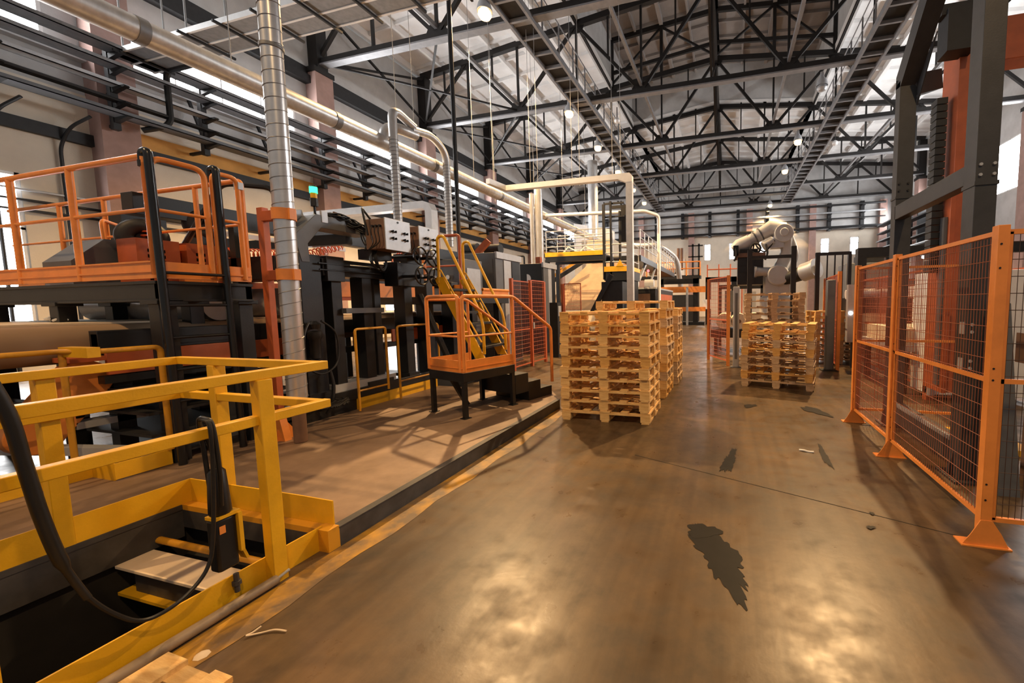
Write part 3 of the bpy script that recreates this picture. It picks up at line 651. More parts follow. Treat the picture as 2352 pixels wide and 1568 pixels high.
# scuffed pipe along the plate, string, pallet corner, paint stripe
t = thing('floor_pipe', 'scuffed grey pipe lying on the floor along the yellow pit plate', 'pipe', (-2.43, 1, .0))
m = MB(); m.cyl((-2.425, -1.5, .028), (-2.425, 1.5, .028), .026, 14); m.build('tube', M['pipe'], t)
m = MB(); m.cyl((-2.425, 1.49, .028), (-2.412, 1.56, .05), .008, 8); m.build('rod_end', M['lgrey'], t)
b = MB(); b.tube(smooth_path([(-2.02, 1.27, .006), (-2.08, 1.26, .008), (-2.13, 1.23, .006), (-2.17, 1.2, .01), (-2.16, 1.22, .012), (-2.15, 1.25, .02)]), .004, 6); solo(b, 'string', M['board'], 'frayed pale twine on the floor near the grey pipe', 'string')
b = MB(); b.lathe([(.005, 0), (.03, .003), (.02, .012), (.004, .014)], (-2.25, 1.08, 0), n=7); solo(b, 'paper_scrap', M['board'], 'crumpled scrap on the floor by the grey pipe', 'scrap')
strip = mat('floor_paint_yellow', rgb(176, 130, 36), 0.45, 0, col2=rgb(104, 84, 60), scale=3.4, lo=.42, hi=.62)
b = MB(); n = 26
for k in range(n):
    y0 = .3 + k * (6.0 - .3) / n; y1 = .3 + (k + 1) * (6.0 - .3) / n
    b.quad((-2.40, y0, .002), (-2.20 + .02 * math.sin(k * 1.7), y0, .002), (-2.20 + .02 * math.sin(k * 1.7 + 1.7), y1, .002), (-2.40, y1, .002))
o = solo(b, 'floor_stripe', strip, 'worn yellow paint stripe on the floor along the deck edge', 'floor marking', (-2.3, 3, .001)); o['kind'] = 'stuff'

# rear yellow pipe rail and kerb behind the deck
t = thing('pipe_guardrail', 'yellow round pipe guardrail with jog behind the pit rails', 'railing', (-5.0, 1.9, .13))
for z, nm in ((1.215, 'top_rail'), (.78, 'middle_rail')):
    m = MB(); m.tube(fil([(-4.87, 2.28, .28), (-4.87, 2.28, z), (-4.87, 1.93, z), (-5.22, 1.84, z), (-5.22, -1, z)], .05) if nm == 'top_rail' else fil([(-4.87, 2.28, z), (-4.87, 1.93, z), (-5.22, 1.84, z), (-5.22, -1, z)], .04), .022 if nm == 'top_rail' else .016, 10); m.build(nm, M['yellow2'], t)
for y in (1.86, .6):
    m = MB(); m.tube([(-5.2, y, .27), (-5.2, y, 1.2)], .02, 10); m.build('post', M['yellow2'], t)
m = MB(); m.box(-5.24, -4.86, 1.86, 1.93, 1.17, 1.25); m.build('cover_plate', M['yellow'], t)
b = MB(); b.box(-5.21, -5.2, -2, 1.94, .13, .28); b.box(-5.2, -4.9, 1.94, 1.95, .13, .28); b.box(-4.9, -4.885, 1.94, 2.29, .14, .275); b.box(-5.2, -4.9, 2.28, 2.29, .13, .28)
solo(b, 'kerb_plate', M['yellow'], 'low yellow kerb plate at the back edge of the deck by the pipe rail', 'kerb')
t = thing('belt_guard', 'orange capsule shaped belt guard leaning behind the yellow rails', 'guard', (-5.5, 1.9, .4))
cap = []
p0, p1, R0 = V((-5.5, 2.08, .93)), V((-5.5, 1.79, .52)), .17
dd = (p0 - p1).normalized(); nn = V((0, -dd.z, dd.y))
for k in range(13):
    a = math.pi * k / 12; cap.append(p0 + (-nn * math.cos(a) + dd * math.sin(a)) * R0)
for k in range(13):
    a = math.pi * k / 12; cap.append(p1 + (nn * math.cos(a) - dd * math.sin(a)) * R0 * .95)
m = MB(); m.prism(cap, (-.12, 0, 0)); m.build('cover', M['orange'], t, .006)
m = MB(); m.box(-5.6, -5.35, 1.95, 2.15, 1.1, 1.14); m.build('lip', M['orange2'], t)
for q in (p0 + V((.0, .08, .1)), p1 + V((0, -.08, -.08)), p0 + V((0, -.1, .05))):
    m = MB(); m.cyl(q, q + V((.012, 0, 0)), .012, 8); m.build('bolt', M['lgrey'], t)
b = MB(); b.bar((-5.7, 1.7, .42), (-5.0, 2.2, .28), .09, .07); solo(b, 'grey_beam', M['lgrey'], 'pale grey beam lying in the dark behind the yellow rails', 'beam')

# ================================================================ cage platform
t = thing('cage_platform', 'orange railed access platform on black steel legs at the left', 'platform', (-6, 2.65, .13))
def T(nm, m_, fn, bevel=0):
    mb = MB(); fn(mb); return mb.build(nm, M[m_], t, bevel)
Y0, Y1, X1, XA = 2.31, 3.02, -4.87, -9.2
T('deck_frame', 'black', lambda m: (m.box(XA, X1, Y0, Y0 + .06, 1.63, 1.785), m.box(XA, X1, Y1 - .06, Y1, 1.63, 1.785), m.box(X1 - .06, X1, Y0, Y1, 1.63, 1.785), m.box(XA, X1, Y0 - .02, Y0 + .05, 1.77, 1.80), m.box(XA, X1, Y0 - .02, Y0 + .05, 1.615, 1.64), m.box(X1 - .05, X1 + .02, Y0, Y1, 1.77, 1.80), m.box(X1 - .05, X1 + .02, Y0, Y1, 1.615, 1.64)), .004)
T('deck_plate', 'grey', lambda m: m.box(XA, X1, Y0, Y1, 1.78, 1.80))
for x, y in ((-4.97, 2.37), (-4.99, 2.98), (-6.5, 2.37), (-5.75, 2.98), (-7.1, 2.98), (-7.75, 2.37)):
    T('leg', 'black', lambda m, x=x, y=y: (m.box(x - .075, x + .075, y - .06, y + .06, 0, 1.63), m.box(x - .12, x + .12, y - .09, y + .09, 1.59, 1.63)), .004)
T('front_toe_board', 'orange', lambda m: (m.box(XA, X1, Y0 - .01, Y0 + .005, 1.82, 1.97), m.box(XA, X1, Y0 - .022, Y0, 1.875, 1.89), m.box(XA, X1, Y0 - .022, Y0 + .01, 1.96, 1.975)))
T('side_toe_board', 'orange', lambda m: (m.box(X1 - .01, X1 + .005, Y0, Y1, 1.82, 1.97), m.box(X1 - .01, X1 + .018, Y0, Y1, 1.875, 1.89)))
T('rear_toe_board', 'orange', lambda m: m.box(XA, X1 - .5, Y1 - .01, Y1, 1.82, 1.97))
for x in (-4.885, -5.97, -6.97, -8.0):
    T('post', 'orange', lambda m, x=x: m.tube([(x, Y0, 1.82), (x, Y0, 2.86)], .026, 12))
T('front_top_rail', 'orange', lambda m: m.tube(fil([(XA, Y0, 2.87), (-4.885, Y0, 2.87), (-4.885, Y0, 1.85)], .06), .026, 12))
T('front_middle_rail', 'orange', lambda m: m.tube([(XA, Y0, 2.42), (-4.885, Y0, 2.42)], .017, 10))
T('side_top_rail', 'orange', lambda m: m.tube(fil([(-4.86, 2.33, 1.85), (-4.86, 2.33, 2.87), (-4.86, 2.70, 2.87), (-4.86, 2.70, 1.84)], .1), .024, 12))
T('side_middle_rail', 'orange', lambda m: m.tube([(-4.86, 2.33, 2.42), (-4.86, 2.70, 2.42)], .015, 10))
T('end_hoop', 'orange', lambda m: m.tube(fil([(-4.86, 2.76, 1.84), (-4.86, 2.76, 2.87), (-4.86, 2.965, 2.87), (-4.86, 2.965, 1.84)], .08), .022, 12))
T('end_hoop_rail', 'orange', lambda m: m.tube([(-4.86, 2.76, 2.42), (-4.86, 2.965, 2.42)], .015, 10))
T('rear_top_rail', 'orange', lambda m: m.tube(fil([(XA, Y1, 2.87), (-4.9, Y1, 2.87), (-4.9, Y1, 1.84)], .06), .024, 12))
T('rear_middle_rail', 'orange', lambda m: m.tube([(XA, Y1, 2.42), (-4.9, Y1, 2.42)], .015, 10))
for x in (-5.6, -6.4, -7.2, -8.1):
    T('rear_post', 'orange', lambda m, x=x: m.tube([(x, Y1, 1.82), (x, Y1, 2.86)], .022, 10))
for y in (2.99,):
    T('latch', 'lgrey', lambda m: m.box(-4.9, -4.83, 2.955, 3.0, 2.76, 2.83))
T('left_hoop', 'orange', lambda m: m.tube(fil([(-7.4, Y1 + .2, 2.6), (-7.05, Y1 - .1, 2.6), (-7.0, Y1 - .1, 1.85)], .08), .018, 8))
t = thing('cage_ladder', 'black steel ladder with curved tops climbing to the orange cage', 'ladder', (-4.83, 2.54, .13))
for y in (2.31, 2.775):
    m = MB(); m.tube(fil([(-4.79, y, .13), (-4.82, y, 2.5), (-4.825, y, 2.91), (-4.9, y, 2.91), (-4.9, y, 2.82)], .05), .03, 14); m.build('stile', M['black2'], t)
z = .42
while z < 1.95:
    m = MB(); m.tube([(-4.805, 2.31, z), (-4.805, 2.775, z)], .014, 10); m.build('rung', M['black2'], t); z += .29
for y in (2.31, 2.775):
    m = MB(); m.lathe([(.034, 0), (.034, .05)], (-4.9, y, 2.78), n=12); m.build('rail_clamp', M['rubber'], t)
# ================================================================ corrugating line behind the deck
t = thing('paper_web', 'long brown corrugated board web running through the left machine', 'paper web', (-6.5, 4, 1.1))
m = MB(); prof = []
for k in range(13):
    a = math.pi * k / 12
    prof.append((-5.75 + .14 * math.sin(a), 1.24 + .17 * math.cos(a)))
poly = [(-8.2, 1.42), (-7.0, 1.425)] + prof + [(-8.2, 1.07)]
m.prism([(x, -.5, z) for x, z in poly], (0, 8.2, 0)); m.build('board_edge', M['paper'], t)
m = MB(); m.box(-8.2, -5.82, -.5, 7.7, 1.412, 1.43); m.build('pale_top_sheet', M['board'], t)
b = MB()
for k in range(40):
    a = random.random() * 6.3; r = random.random() * .13
    b.tube([(-6.55 + r * math.cos(a), 2.35 + .5 * r * math.sin(a), 1.44 + random.random() * .03), (-6.55 + r * math.cos(a + .8), 2.35 + .5 * r * math.sin(a + .8), 1.45 + random.random() * .06)], .012, 5)
solo(b, 'rag', M['white'], 'crumpled white rag on the board web under the cage', 'rag', (-6.55, 2.35, 1.43))

# long beams and orange panels under the web
t = thing('web_conveyor', 'black conveyor frame with orange side panels carrying the brown web', 'conveyor', (-5.6, 3, .13))
def T(nm, m_, fn, bevel=0):
    mb = MB(); fn(mb); return mb.build(nm, M[m_], t, bevel)
T('side_beam', 'black', lambda m: m.box(-5.56, -5.44, 2.15, 7.7, 1.17, 1.36), .004)
T('top_cover', 'black', lambda m: m.prism([(-5.43, 2.15, 1.2), (-5.43, 3.3, 1.2), (-5.43, 3.3, 1.36), (-5.43, 2.15, 1.33)], (-.1, 0, 0)))
for y0, y1 in ((2.17, 2.5), (2.66, 3.1), (3.28, 3.72), (3.95, 4.3), (4.6, 5.1), (5.3, 6.0), (6.3, 7.2)):
    T('side_panel', 'orange2', lambda m, y0=y0, y1=y1: m.box(-5.42, -5.39, y0, y1, .96, 1.17), .004)
T('lower_beam', 'black', lambda m: m.box(-5.6, -5.4, 2.15, 7.7, .88, .95))
T('far_beam', 'black', lambda m: m.box(-8.3, -8.1, 2.15, 7.7, .9, 1.36))
for y in (2.3, 3.6, 5.2, 6.8, 7.6):
    T('leg', 'black', lambda m, y=y: m.box(-5.62, -5.5, y - .06, y + .06, 0, .9)); T('leg', 'black', lambda m, y=y: m.box(-8.25, -8.13, y - .06, y + .06, 0, .9))
T('bottom_rail', 'lgrey', lambda m: m.box(-5.65, -5.5, 2.0, 3.4, .5, .56))
T('crossbar', 'rack', lambda m: m.box(-8.1, -5.5, 2.0, 2.08, .6, .7))
for y in (2.35, 2.62):
    T('suction_cup', 'black2', lambda m, y=y: m.lathe([(.02, .12), (.03, .1), (.03, .05), (.07, .03), (.08, 0)], (-5.5, y, .62), n=14))
b = MB()
for k in range(4): b.box(-5.9, -4.95, 2.2, 3.4, .2 + k * .2, .225 + k * .2)
solo(b, 'slat_guard', M['rack'], 'dark slatted guard between the cage legs', 'guard', (-5.4, 2.8, .2))

# press frame with posts ---------------------------------------------------------------
t = thing('press_machine', 'black press machine with heavy posts and bent top arm', 'machine', (-5.2, 4.5, 0))
T('base_beam', 'black', lambda m: m.box(-5.35, -4.95, 3.25, 7.3, .0, .3), .005)
T('base_step', 'black', lambda m: m.box(-5.0, -4.93, 3.6, 6.6, .28, .42), .004)
for y0, y1, x0, x1, z1 in ((3.6, 3.86, -5.26, -4.98, 2.2), (3.98, 4.12, -5.18, -4.98, 2.18), (4.43, 4.58, -5.2, -4.98, 2.1), (4.68, 4.79, -5.3, -5.05, 2.1), (5.17, 5.33, -5.2, -4.98, 2.1), (5.85, 6.0, -5.4, -5.15, 2.0), (6.5, 6.7, -5.4, -5.15, 2.0)):
    T('post', 'black', lambda m, a=y0, b_=y1, c=x0, d=x1, z=z1: m.box(c, d, a, b_, .3, z), .005)
for y0, y1 in ((3.6, 3.86), (4.43, 4.8), (5.17, 5.33)):
    T('post_flange', 'black', lambda m, a=y0, b_=y1: m.box(-5.55, -4.93, a - .03, b_ + .03, .42, .47))
T('head_beam', 'black', lambda m: m.box(-5.35, -4.96, 3.87, 5.35, 1.95, 2.17), .006)
T('head_block', 'black', lambda m: m.box(-5.3, -4.93, 3.9, 4.14, 1.88, 2.2), .006)
T('cross_head', 'black', lambda m: m.box(-8.4, -5.3, 3.55, 3.95, 1.9, 2.18), .006)
T('far_post', 'black', lambda m: m.box(-8.4, -8.0, 3.5, 3.95, 0, 2.9))
T('cross_rail', 'black', lambda m: m.box(-8.2, -5.3, 4.5, 4.6, 2.45, 2.6))
T('rear_rail', 'black', lambda m: m.box(-6.6, -6.4, 2.9, 8.5, 2.62, 2.86), .005)
T('rear_rail', 'black', lambda m: m.box(-6.7, -6.4, 2.9, 8.5, 1.95, 2.15), .005)
T('rail_lip', 'white', lambda m: m.box(-6.42, -6.38, 3.6, 5.4, 2.5, 2.56))
# bent arm: chamfer limb and reaching beam
T('arm', 'grey', lambda m: m.prism([(-4.975, y, z) for y, z in ((3.63, 2.1), (3.57, 2.37), (3.555, 2.40), (3.83, 2.695), (3.86, 2.71), (4.62, 2.71), (4.62, 2.55), (3.90, 2.55), (3.72, 2.33), (3.73, 2.1))], (-.28, 0, 0)), .006)
T('arm_plate', 'lgrey', lambda m: m.box(-5.0, -4.968, 3.91, 3.99, 2.62, 2.77), .003)
T('arm_box', 'lgrey', lambda m: m.bar((-5.3, 3.66, 2.66), (-5.3, 3.86, 2.72), .2, .13), .006)
T('top_box', 'grey', lambda m: m.box(-5.6, -5.3, 4.35, 4.5, 2.72, 2.82), .004)
T('lug', 'brown', lambda m: m.prism([(-5.6, 4.62, 2.75), (-5.6, 4.9, 2.63), (-5.6, 4.72, 2.93), (-5.6, 4.6, 2.95)], (-.03, 0, 0)))
T('lower_crossbar', 'grey', lambda m: m.box(-5.2, -4.9, 4.1, 4.7, 1.46, 1.53))
T('inner_block', 'rack', lambda m: (m.box(-5.6, -5.35, 3.85, 4.2, 1.2, 1.9), m.cyl((-5.35, 3.95, 1.62), (-5.28, 3.95, 1.62), .05), m.cyl((-5.35, 4.1, 1.5), (-5.26, 4.1, 1.5), .07), m.cyl((-5.35, 4.0, 1.36), (-5.28, 4.0, 1.36), .06)))
T('name_plate', 'lgrey', lambda m: m.box(-4.96, -4.952, 4.72, 4.92, 2.06, 2.15))
for y in (4.55, 4.85, 5.2):
    T('bolt_row', 'lgrey', lambda m, y=y: m.cyl((-4.97, y, 2.1), (-4.945, y, 2.1), .015, 8))
T('left_side_plate', 'lgrey', lambda m: m.box(-5.2, -4.96, 3.9, 4.9, .3, .52))
b = MB(); b.box(-4.955, -4.93, 4.2, 5.75, .13, .29); solo(b, 'toe_strip', M['yellow'], 'yellow toe strip along the foot of the press machine', 'strip')
# filter regulator with hose on the first post
t = thing('air_regulator', 'black air regulator with loose hose on the nearest press post', 'regulator', (-4.95, 3.66, 1))
T('bowl', 'rubber', lambda m: m.lathe([(.02, 0), (.055, .02), (.06, .25), (.075, .27), (.075, .34), (.03, .36)], (-4.9, 3.66, .9), n=16))
T('cap', 'black2', lambda m: m.lathe([(.06, 0), (.07, .06), (.03, .1)], (-4.9, 3.66, 1.28), n=14))
T('hose', 'rubber', lambda m: m.tube(smooth_path([(-4.9, 3.6, 1.36), (-4.85, 3.5, 1.2), (-4.86, 3.52, .85), (-4.86, 3.7, .72), (-4.86, 3.9, .85), (-4.88, 3.92, 1.2), (-4.9, 3.75, 1.38)]), .012, 8))
T('hose_tail', 'rubber', lambda m: m.tube(smooth_path([(-4.88, 3.8, .75), (-4.86, 3.82, .55), (-4.85, 3.78, .35), (-4.9, 3.74, .2)]), .02, 8))
b = MB()
for k in range(30):
    a = random.random() * 6.3
    b.tube([(-4.8 + .12 * math.cos(a), 3.75 + .2 * math.sin(a), .31), (-4.8 + .1 * math.cos(a + 1), 3.75 + .2 * math.sin(a + 1), .33 + random.random() * .05)], .012, 5)
solo(b, 'cable_scraps', M['rack'], 'tangle of dark hose scraps on the press base', 'hose', (-4.85, 3.75, .3))
# signal tower
t = thing('signal_tower', 'signal light tower glowing green on top of the press arm', 'signal light', (-5.1, 3.93, 2.71))
T('stem', 'black2', lambda m: (m.cyl((-5.1, 3.93, 2.660), (-5.1, 3.93, 2.830), .014, 10), m.lathe([(.035, 0), (.012, .05)], (-5.1, 3.93, 2.700), n=12)))
T('base', 'rubber', lambda m: m.cyl((-5.1, 3.93, 2.830), (-5.1, 3.93, 2.930), .042, 18))
T('amber_lens', 'amber', lambda m: m.cyl((-5.1, 3.93, 2.930), (-5.1, 3.93, 2.995), .036, 18)); 
T('green_lens', 'green', lambda m: m.cyl((-5.1, 3.93, 2.995), (-5.1, 3.93, 3.070), .044, 18))
T('cap', 'rubber', lambda m: m.lathe([(.042, 0), (.036, .02), (.01, .028)], (-5.1, 3.93, 3.070), n=18))
# control boxes
def control_box(y0, y1, label, side):
    t_ = thing('control_box', label, 'control box', (-4.6, y0, 2.3), 0, 'control boxes on the press')
    def P(nm, m_, fn, bv=0, par=None):
        mb = MB(); fn(mb); return mb.build(nm, M[m_], par or t_, bv)
    P('housing', side, lambda m: m.box(-4.74, -4.42, y0, y1, 2.32, 2.72), .005)
    fp = P('front_panel', 'lgrey', lambda m: m.box(-4.42, -4.405, y0 - .005, y1 + .005, 2.31, 2.73), .003)
    P('keyhole', 'rubber', lambda m: m.cyl((-4.405, (y0 + y1) / 2, 2.695), (-4.398, (y0 + y1) / 2, 2.695), .014, 12), par=fp)
    for c in (y0 + .1, y1 - .12):
        for dy, dz in ((0, 0), (.045, -.002), (0, -.09), (.045, -.095)):
            P('switch_knob', 'rubber', lambda m, c=c, dy=dy, dz=dz: (m.cyl((-4.405, c + dy, 2.56 + dz), (-4.385, c + dy, 2.56 + dz), .013, 10), m.box(-4.39, -4.365, c + dy - .004, c + dy + .004, 2.545 + dz, 2.575 + dz)), par=fp)
    for k in range(3):
        gl = P('cable_gland', 'rubber', lambda m, k=k: m.cyl((-4.6 + .06 * k, y0 - .03, 2.62), (-4.6 + .06 * k, y0, 2.62), .016, 8))
        P('gland_cable', 'rubber', lambda m, k=k: m.tube(smooth_path([(-4.6 + .06 * k, y0 - .02, 2.62), (-4.6 + .06 * k, y0 - .05, 2.55), (-4.58 + .05 * k, y0 - .04, 2.4), (-4.66, y0 - .05, 2.3)]), .006, 6), par=gl)
    P('bracket', 'black', lambda m: m.box(-4.95, -4.7, y0 + .05, y1 - .05, 2.2, 2.34))
control_box(4.32, 4.74, 'left control box with switches on the press, tan sided', 'brown')
control_box(4.92, 5.3, 'right control box above the black handwheels', 'brown')
def wheel(y, z, a0, label):
    t_ = thing('handwheel', label, 'handwheel', (-4.36, y, z), 0, 'black handwheels')
    m = MB(); m.torus((-4.36, y, z), (1, 0, 0), .125, .013, 30, 8); rim = m.build('rim', M['black2'], t_)
    for k in range(3):
        a = a0 + k * 2 * math.pi / 3
        m = MB(); m.tube([(-4.385, y, z), (-4.36, y + .125 * math.cos(a), z + .125 * math.sin(a))], .01, 8); m.build('spoke', M['black2'], rim)
    m = MB(); m.cyl((-4.9, y, z), (-4.37, y, z), .022, 12); m.build('shaft', M['black'], t_)
    m = MB(); m.cyl((-4.37, y, z), (-4.345, y, z), .018, 10); m.build('hub', M['lgrey'], t_)
wheel(4.87, 2.28, .4, 'upper left black handwheel under the control boxes'); wheel(5.13, 2.275, 1.0, 'upper right black handwheel under the control boxes')
wheel(4.88, 1.99, .2, 'lower left black handwheel under the control boxes'); wheel(5.15, 1.99, 1.6, 'lower right black handwheel under the control boxes')
b = MB(); b.box(-4.95, -4.7, 4.78, 5.3, 1.85, 2.2); solo(b, 'gear_block', M['black'], 'black gear block carrying the four handwheels', 'gear box', bevel=.006)
# cable bundle from the arm to the boxes
b = MB()
for k in range(26):
    r1, r2, r3 = random.uniform(-.06, .06), random.uniform(-.07, .07), random.uniform(-.05, .05)
    b.tube(smooth_path([(-5.05 + r1 * .4, 4.0, 2.74 + r2 * .3), (-5.0 + r1, 4.15 + r2 * .5, 2.73 + r3), (-4.95 + r2 * .5, 4.3, 2.68 + r1), (-4.9 + r3, 4.42 + r1 * .3, 2.62 + r2), (-4.82 + r1, 4.42 + r3, 2.5 + r3), (-4.78, 4.4 + r2, 2.36 + r1)]), .009, 6)
solo(b, 'cable_bundle', M['rubber'], 'messy black cable bundle between press arm and control boxes', 'cables')
b = MB()
for k in range(6): b.torus((-4.75 + k * .012, 4.5, 2.2), (1, .1 * k, .1), .13 + .012 * (k % 3), .008, 24, 6)
solo(b, 'cable_coil', M['rubber'], 'coil of black cable hanging under the left control box', 'cables')
b = MB(); b.tube(fil([(-4.9, 4.6, 2.74), (-4.85, 4.42, 2.86), (-4.7, 4.25, 2.86), (-4.66, 4.28, 2.5)], .06), .014, 8); solo(b, 'conduit_loop', M['rack'], 'bent black conduit beside the left control box', 'conduit')
b = MB(); b.tube([(-4.94, 3.8, 2.1), (-4.92, 4.6, 2.1), (-4.9, 4.78, 2.04)], .012, 6); b.tube([(-4.93, 3.8, 2.02), (-4.93, 4.7, 2.02)], .01, 6); solo(b, 'air_lines', M['rubber'], 'thin black air lines along the press head beam', 'hose')
# coiled orange hoses
def coil(p, q, r, n, label, rr=.009):
    p, q = V(p), V(q); d = (q - p).normalized(); u = V((0, 0, 1)); u = (u - d * u.dot(d)).normalized(); w = d.cross(u); L = (q - p).length
    m_ = MB(); m_.tube([p + d * L * i / (n * 12) + (u * math.cos(i * math.pi / 6) + w * math.sin(i * math.pi / 6)) * r for i in range(n * 12 + 1)], rr, 5)
    solo(m_, 'coil_hose', M['hose'], label, 'hose', group='coiled orange air hoses')
coil((-6.2, 4.5, 2.3), (-6.1, 5.1, 2.55), .06, 11, 'coiled orange hose seen under the press arm')
coil((-6.2, 3.55, 2.25), (-6.2, 4.25, 2.3), .07, 14, 'coiled orange hose left of the vertical duct')
coil((-5.6, 5.6, 2.3), (-5.6, 5.9, 2.6), .04, 9, 'small coiled orange hose behind the control boxes')
coil((-6.4, 2.95, 2.1), (-6.35, 3.0, 2.55), .05, 10, 'coiled orange hose inside the orange cage')
# rollers and orange guards seen through the cage
for (x, y, z, r), l in (((-6.4, 2.95, 2.36, .19), 'black bellows motor behind the cage, left'), ((-6.4, 3.5, 2.6, .17), 'black bellows motor behind the cage, right')):
    t = thing('blower_motor', l, 'motor', (x, y, z), 0, 'blower motors')
    T('housing', 'rack', lambda m: m.torus((x, y, z), (.9, -.4, 0), r * .68, r * .42, 24, 10)); T('core', 'rubber', lambda m: m.cyl((x - .2, y + .09, z), (x - .02, y + .01, z), r * .5))
    T('support', 'black', lambda m: m.box(x - .2, x + .05, y - .05, y + .25, z - .55, z - r * .8))
def perf(y0, y1, label):
    t_ = thing('perforated_guard', label, 'guard', (-6.0, y0, 1.8), 0, 'orange perforated guards')
    m = holed(y0, y1, 1.8, 2.28, [(y0 + .06 + i * .055, y0 + .09 + i * .055, 1.86 + j * .06, 1.895 + j * .06) for i in range(int((y1 - y0 - .1) / .055)) for j in range(6)], lambda u, w: (-5.98, u, w))
    m.build('punched_sheet', M['orange2'], t_)
    m = MB(); m.box(-6.3, -5.98, y0 - .02, y0, 1.8, 2.3); m.box(-6.3, -5.98, y1, y1 + .02, 1.8, 2.3); m.box(-6.3, -5.98, y0, y1, 2.28, 2.3); m.build('frame', M['orange2'], t_)
    m = MB(); m.box(-6.3, -6.02, y0, y1, 1.8, 2.27); m.build('dark_core', M['rubber'], t_)
perf(2.72, 3.02, 'left orange perforated guard seen through the cage'); perf(3.12, 3.4, 'right orange perforated guard seen through the cage')
b = MB(); b.prism([(-6.9, 2.42, 1.8), (-6.9, 2.85, 1.8), (-6.9, 2.85, 2.3), (-6.9, 2.66, 2.3), (-6.9, 2.42, 2.05)], (.5, 0, 0)); solo(b, 'hood', M['grey'], 'grey angled hood at the left behind the cage rails', 'hood')
b = MB(); b.tube(fil([(-6.2, 3.15, 2.2), (-5.5, 3.2, 2.95), (-5.15, 3.5, 2.95), (-5.15, 3.6, 2.2)], .1), .03, 8); solo(b, 'bent_bracket', M['black'], 'black bent bracket pipe between cage and press', 'bracket')
b = MB(); b.box(-6.05, -5.95, 3.55, 3.65, 1.2, 2.6); solo(b, 'stub_post', M['black'], 'short black post behind the vertical duct', 'post')
for (y, z, r), l in (((3.2, 1.45, .16), 'silver roll drum under the cage deck'), ((3.9, 1.5, .19), 'silver roll drum left of the vertical duct')):
    b = MB(); b.cyl((-8, y, z + .12), (-5.7, y, z + .12), r, 24); solo(b, 'roll_drum', M['lgrey'], l, 'roller')
# upper orange working platform behind the stairs
t = thing('upper_platform', 'orange railed work platform behind the steep yellow stairs', 'platform', (-5.3, 6.5, 1.6))
T('deck', 'black', lambda m: m.box(-6.3, -4.45, 5.5, 7.4, 1.58, 1.7), .005)
T('toe_board', 'orange', lambda m: m.box(-5.5, -4.98, 6.58, 6.6, 1.7, 1.95)); T('toe_board', 'orange', lambda m: m.box(-4.47, -4.45, 6.5, 7.4, 1.7, 1.86)); T('toe_board', 'orange', lambda m: m.box(-6.35, -6.3, 4.3, 7.4, 1.72, 1.98))
T('hoop_rail', 'orange2', lambda m: (m.tube(fil([(-6.1, 6.6, 2.9), (-5.0, 6.6, 2.9), (-5.0, 6.6, 1.72)], .06), .028, 10), m.tube([(-6.1, 6.6, 2.32), (-5.0, 6.6, 2.32)], .018, 8)))
T('side_rail', 'orange', lambda m: m.tube([(-4.46, 6.5, 1.84), (-4.46, 7.4, 1.84)], .03, 8))
T('back_panel', 'orange2', lambda m: m.box(-6.36, -6.32, 3.9, 7.4, 1.66, 1.9))
for x, y in ((-4.6, 7.2), (-5.3, 7.3)):
    T('leg', 'black', lambda m, x=x, y=y: m.box(x - .06, x + .06, y - .06, y + .06, 0, 1.6))
for x in (-5.75, -5.5):
    b = MB(); b.box(x - .03, x + .03, 6.2, 6.24, 1.9, 2.8); solo(b, 'orange_strut', M['orange'], 'slim orange strut seen under the press arm, %s' % ('left' if x < -5.6 else 'right'), 'strut', group='slim orange struts')
# steep yellow stairs
t = thing('steep_stairs', 'steep yellow stairs with handrails down to the small orange platform', 'stairs', (-3.9, 5.5, .72))
for y in (5.2, 5.8):
    T('stringer', 'yellow', lambda m, y=y: m.prism([(-4.42, y - .012, 1.99), (-4.25, y - .012, 1.99), (-3.56, y - .012, .72), (-3.73, y - .012, .72)], (0, .024, 0)))
for k in range(6):
    z = .9 + k * .18; x = -3.68 - k * .105
    T('tread', 'rack', lambda m, x=x, z=z: m.box(x - .13, x + .09, 5.21, 5.79, z - .02, z + .015))
for y in (5.2, 5.8):
    T('handrail', 'yellow', lambda m, y=y: m.tube(fil([(-4.33, y, 1.9), (-4.33, y, 2.6), (-4.22, y, 2.62), (-3.62, y, 1.42), (-3.58, y, 1.2), (-3.58, y, .8)], .07), .022, 10))
    T('middle_rail', 'yellow', lambda m, y=y: m.tube([(-4.3, y, 2.1), (-3.62, y, .98)], .013, 8))
b = MB(); b.tube([(-4.62, 5.1, 1.72), (-3.95, 5.1, .3)], .05, 6); solo(b, 'black_strut', M['black'], 'black slanted strut under the steep yellow stairs', 'strut')
# yellow hoop guards at the machine foot
for ya, yb, n in ((4.08, 4.56, 'nearer'), (4.77, 5.62, 'farther')):
    t = thing('hoop_guard', '%s thin yellow hoop guard at the foot of the press' % n, 'guard', (-4.76, ya, .13), 0, 'yellow hoop guards')
    T('hoop', 'yellow2', lambda m: m.tube(fil([(-4.76, ya, .15), (-4.76, ya, 1.25), (-4.76, yb, 1.25), (-4.76, yb, .35)], .04), .016, 8))
    T('foot_rail', 'yellow2', lambda m: m.tube([(-4.76, ya, .42), (-4.76, yb, .42)], .013, 8))
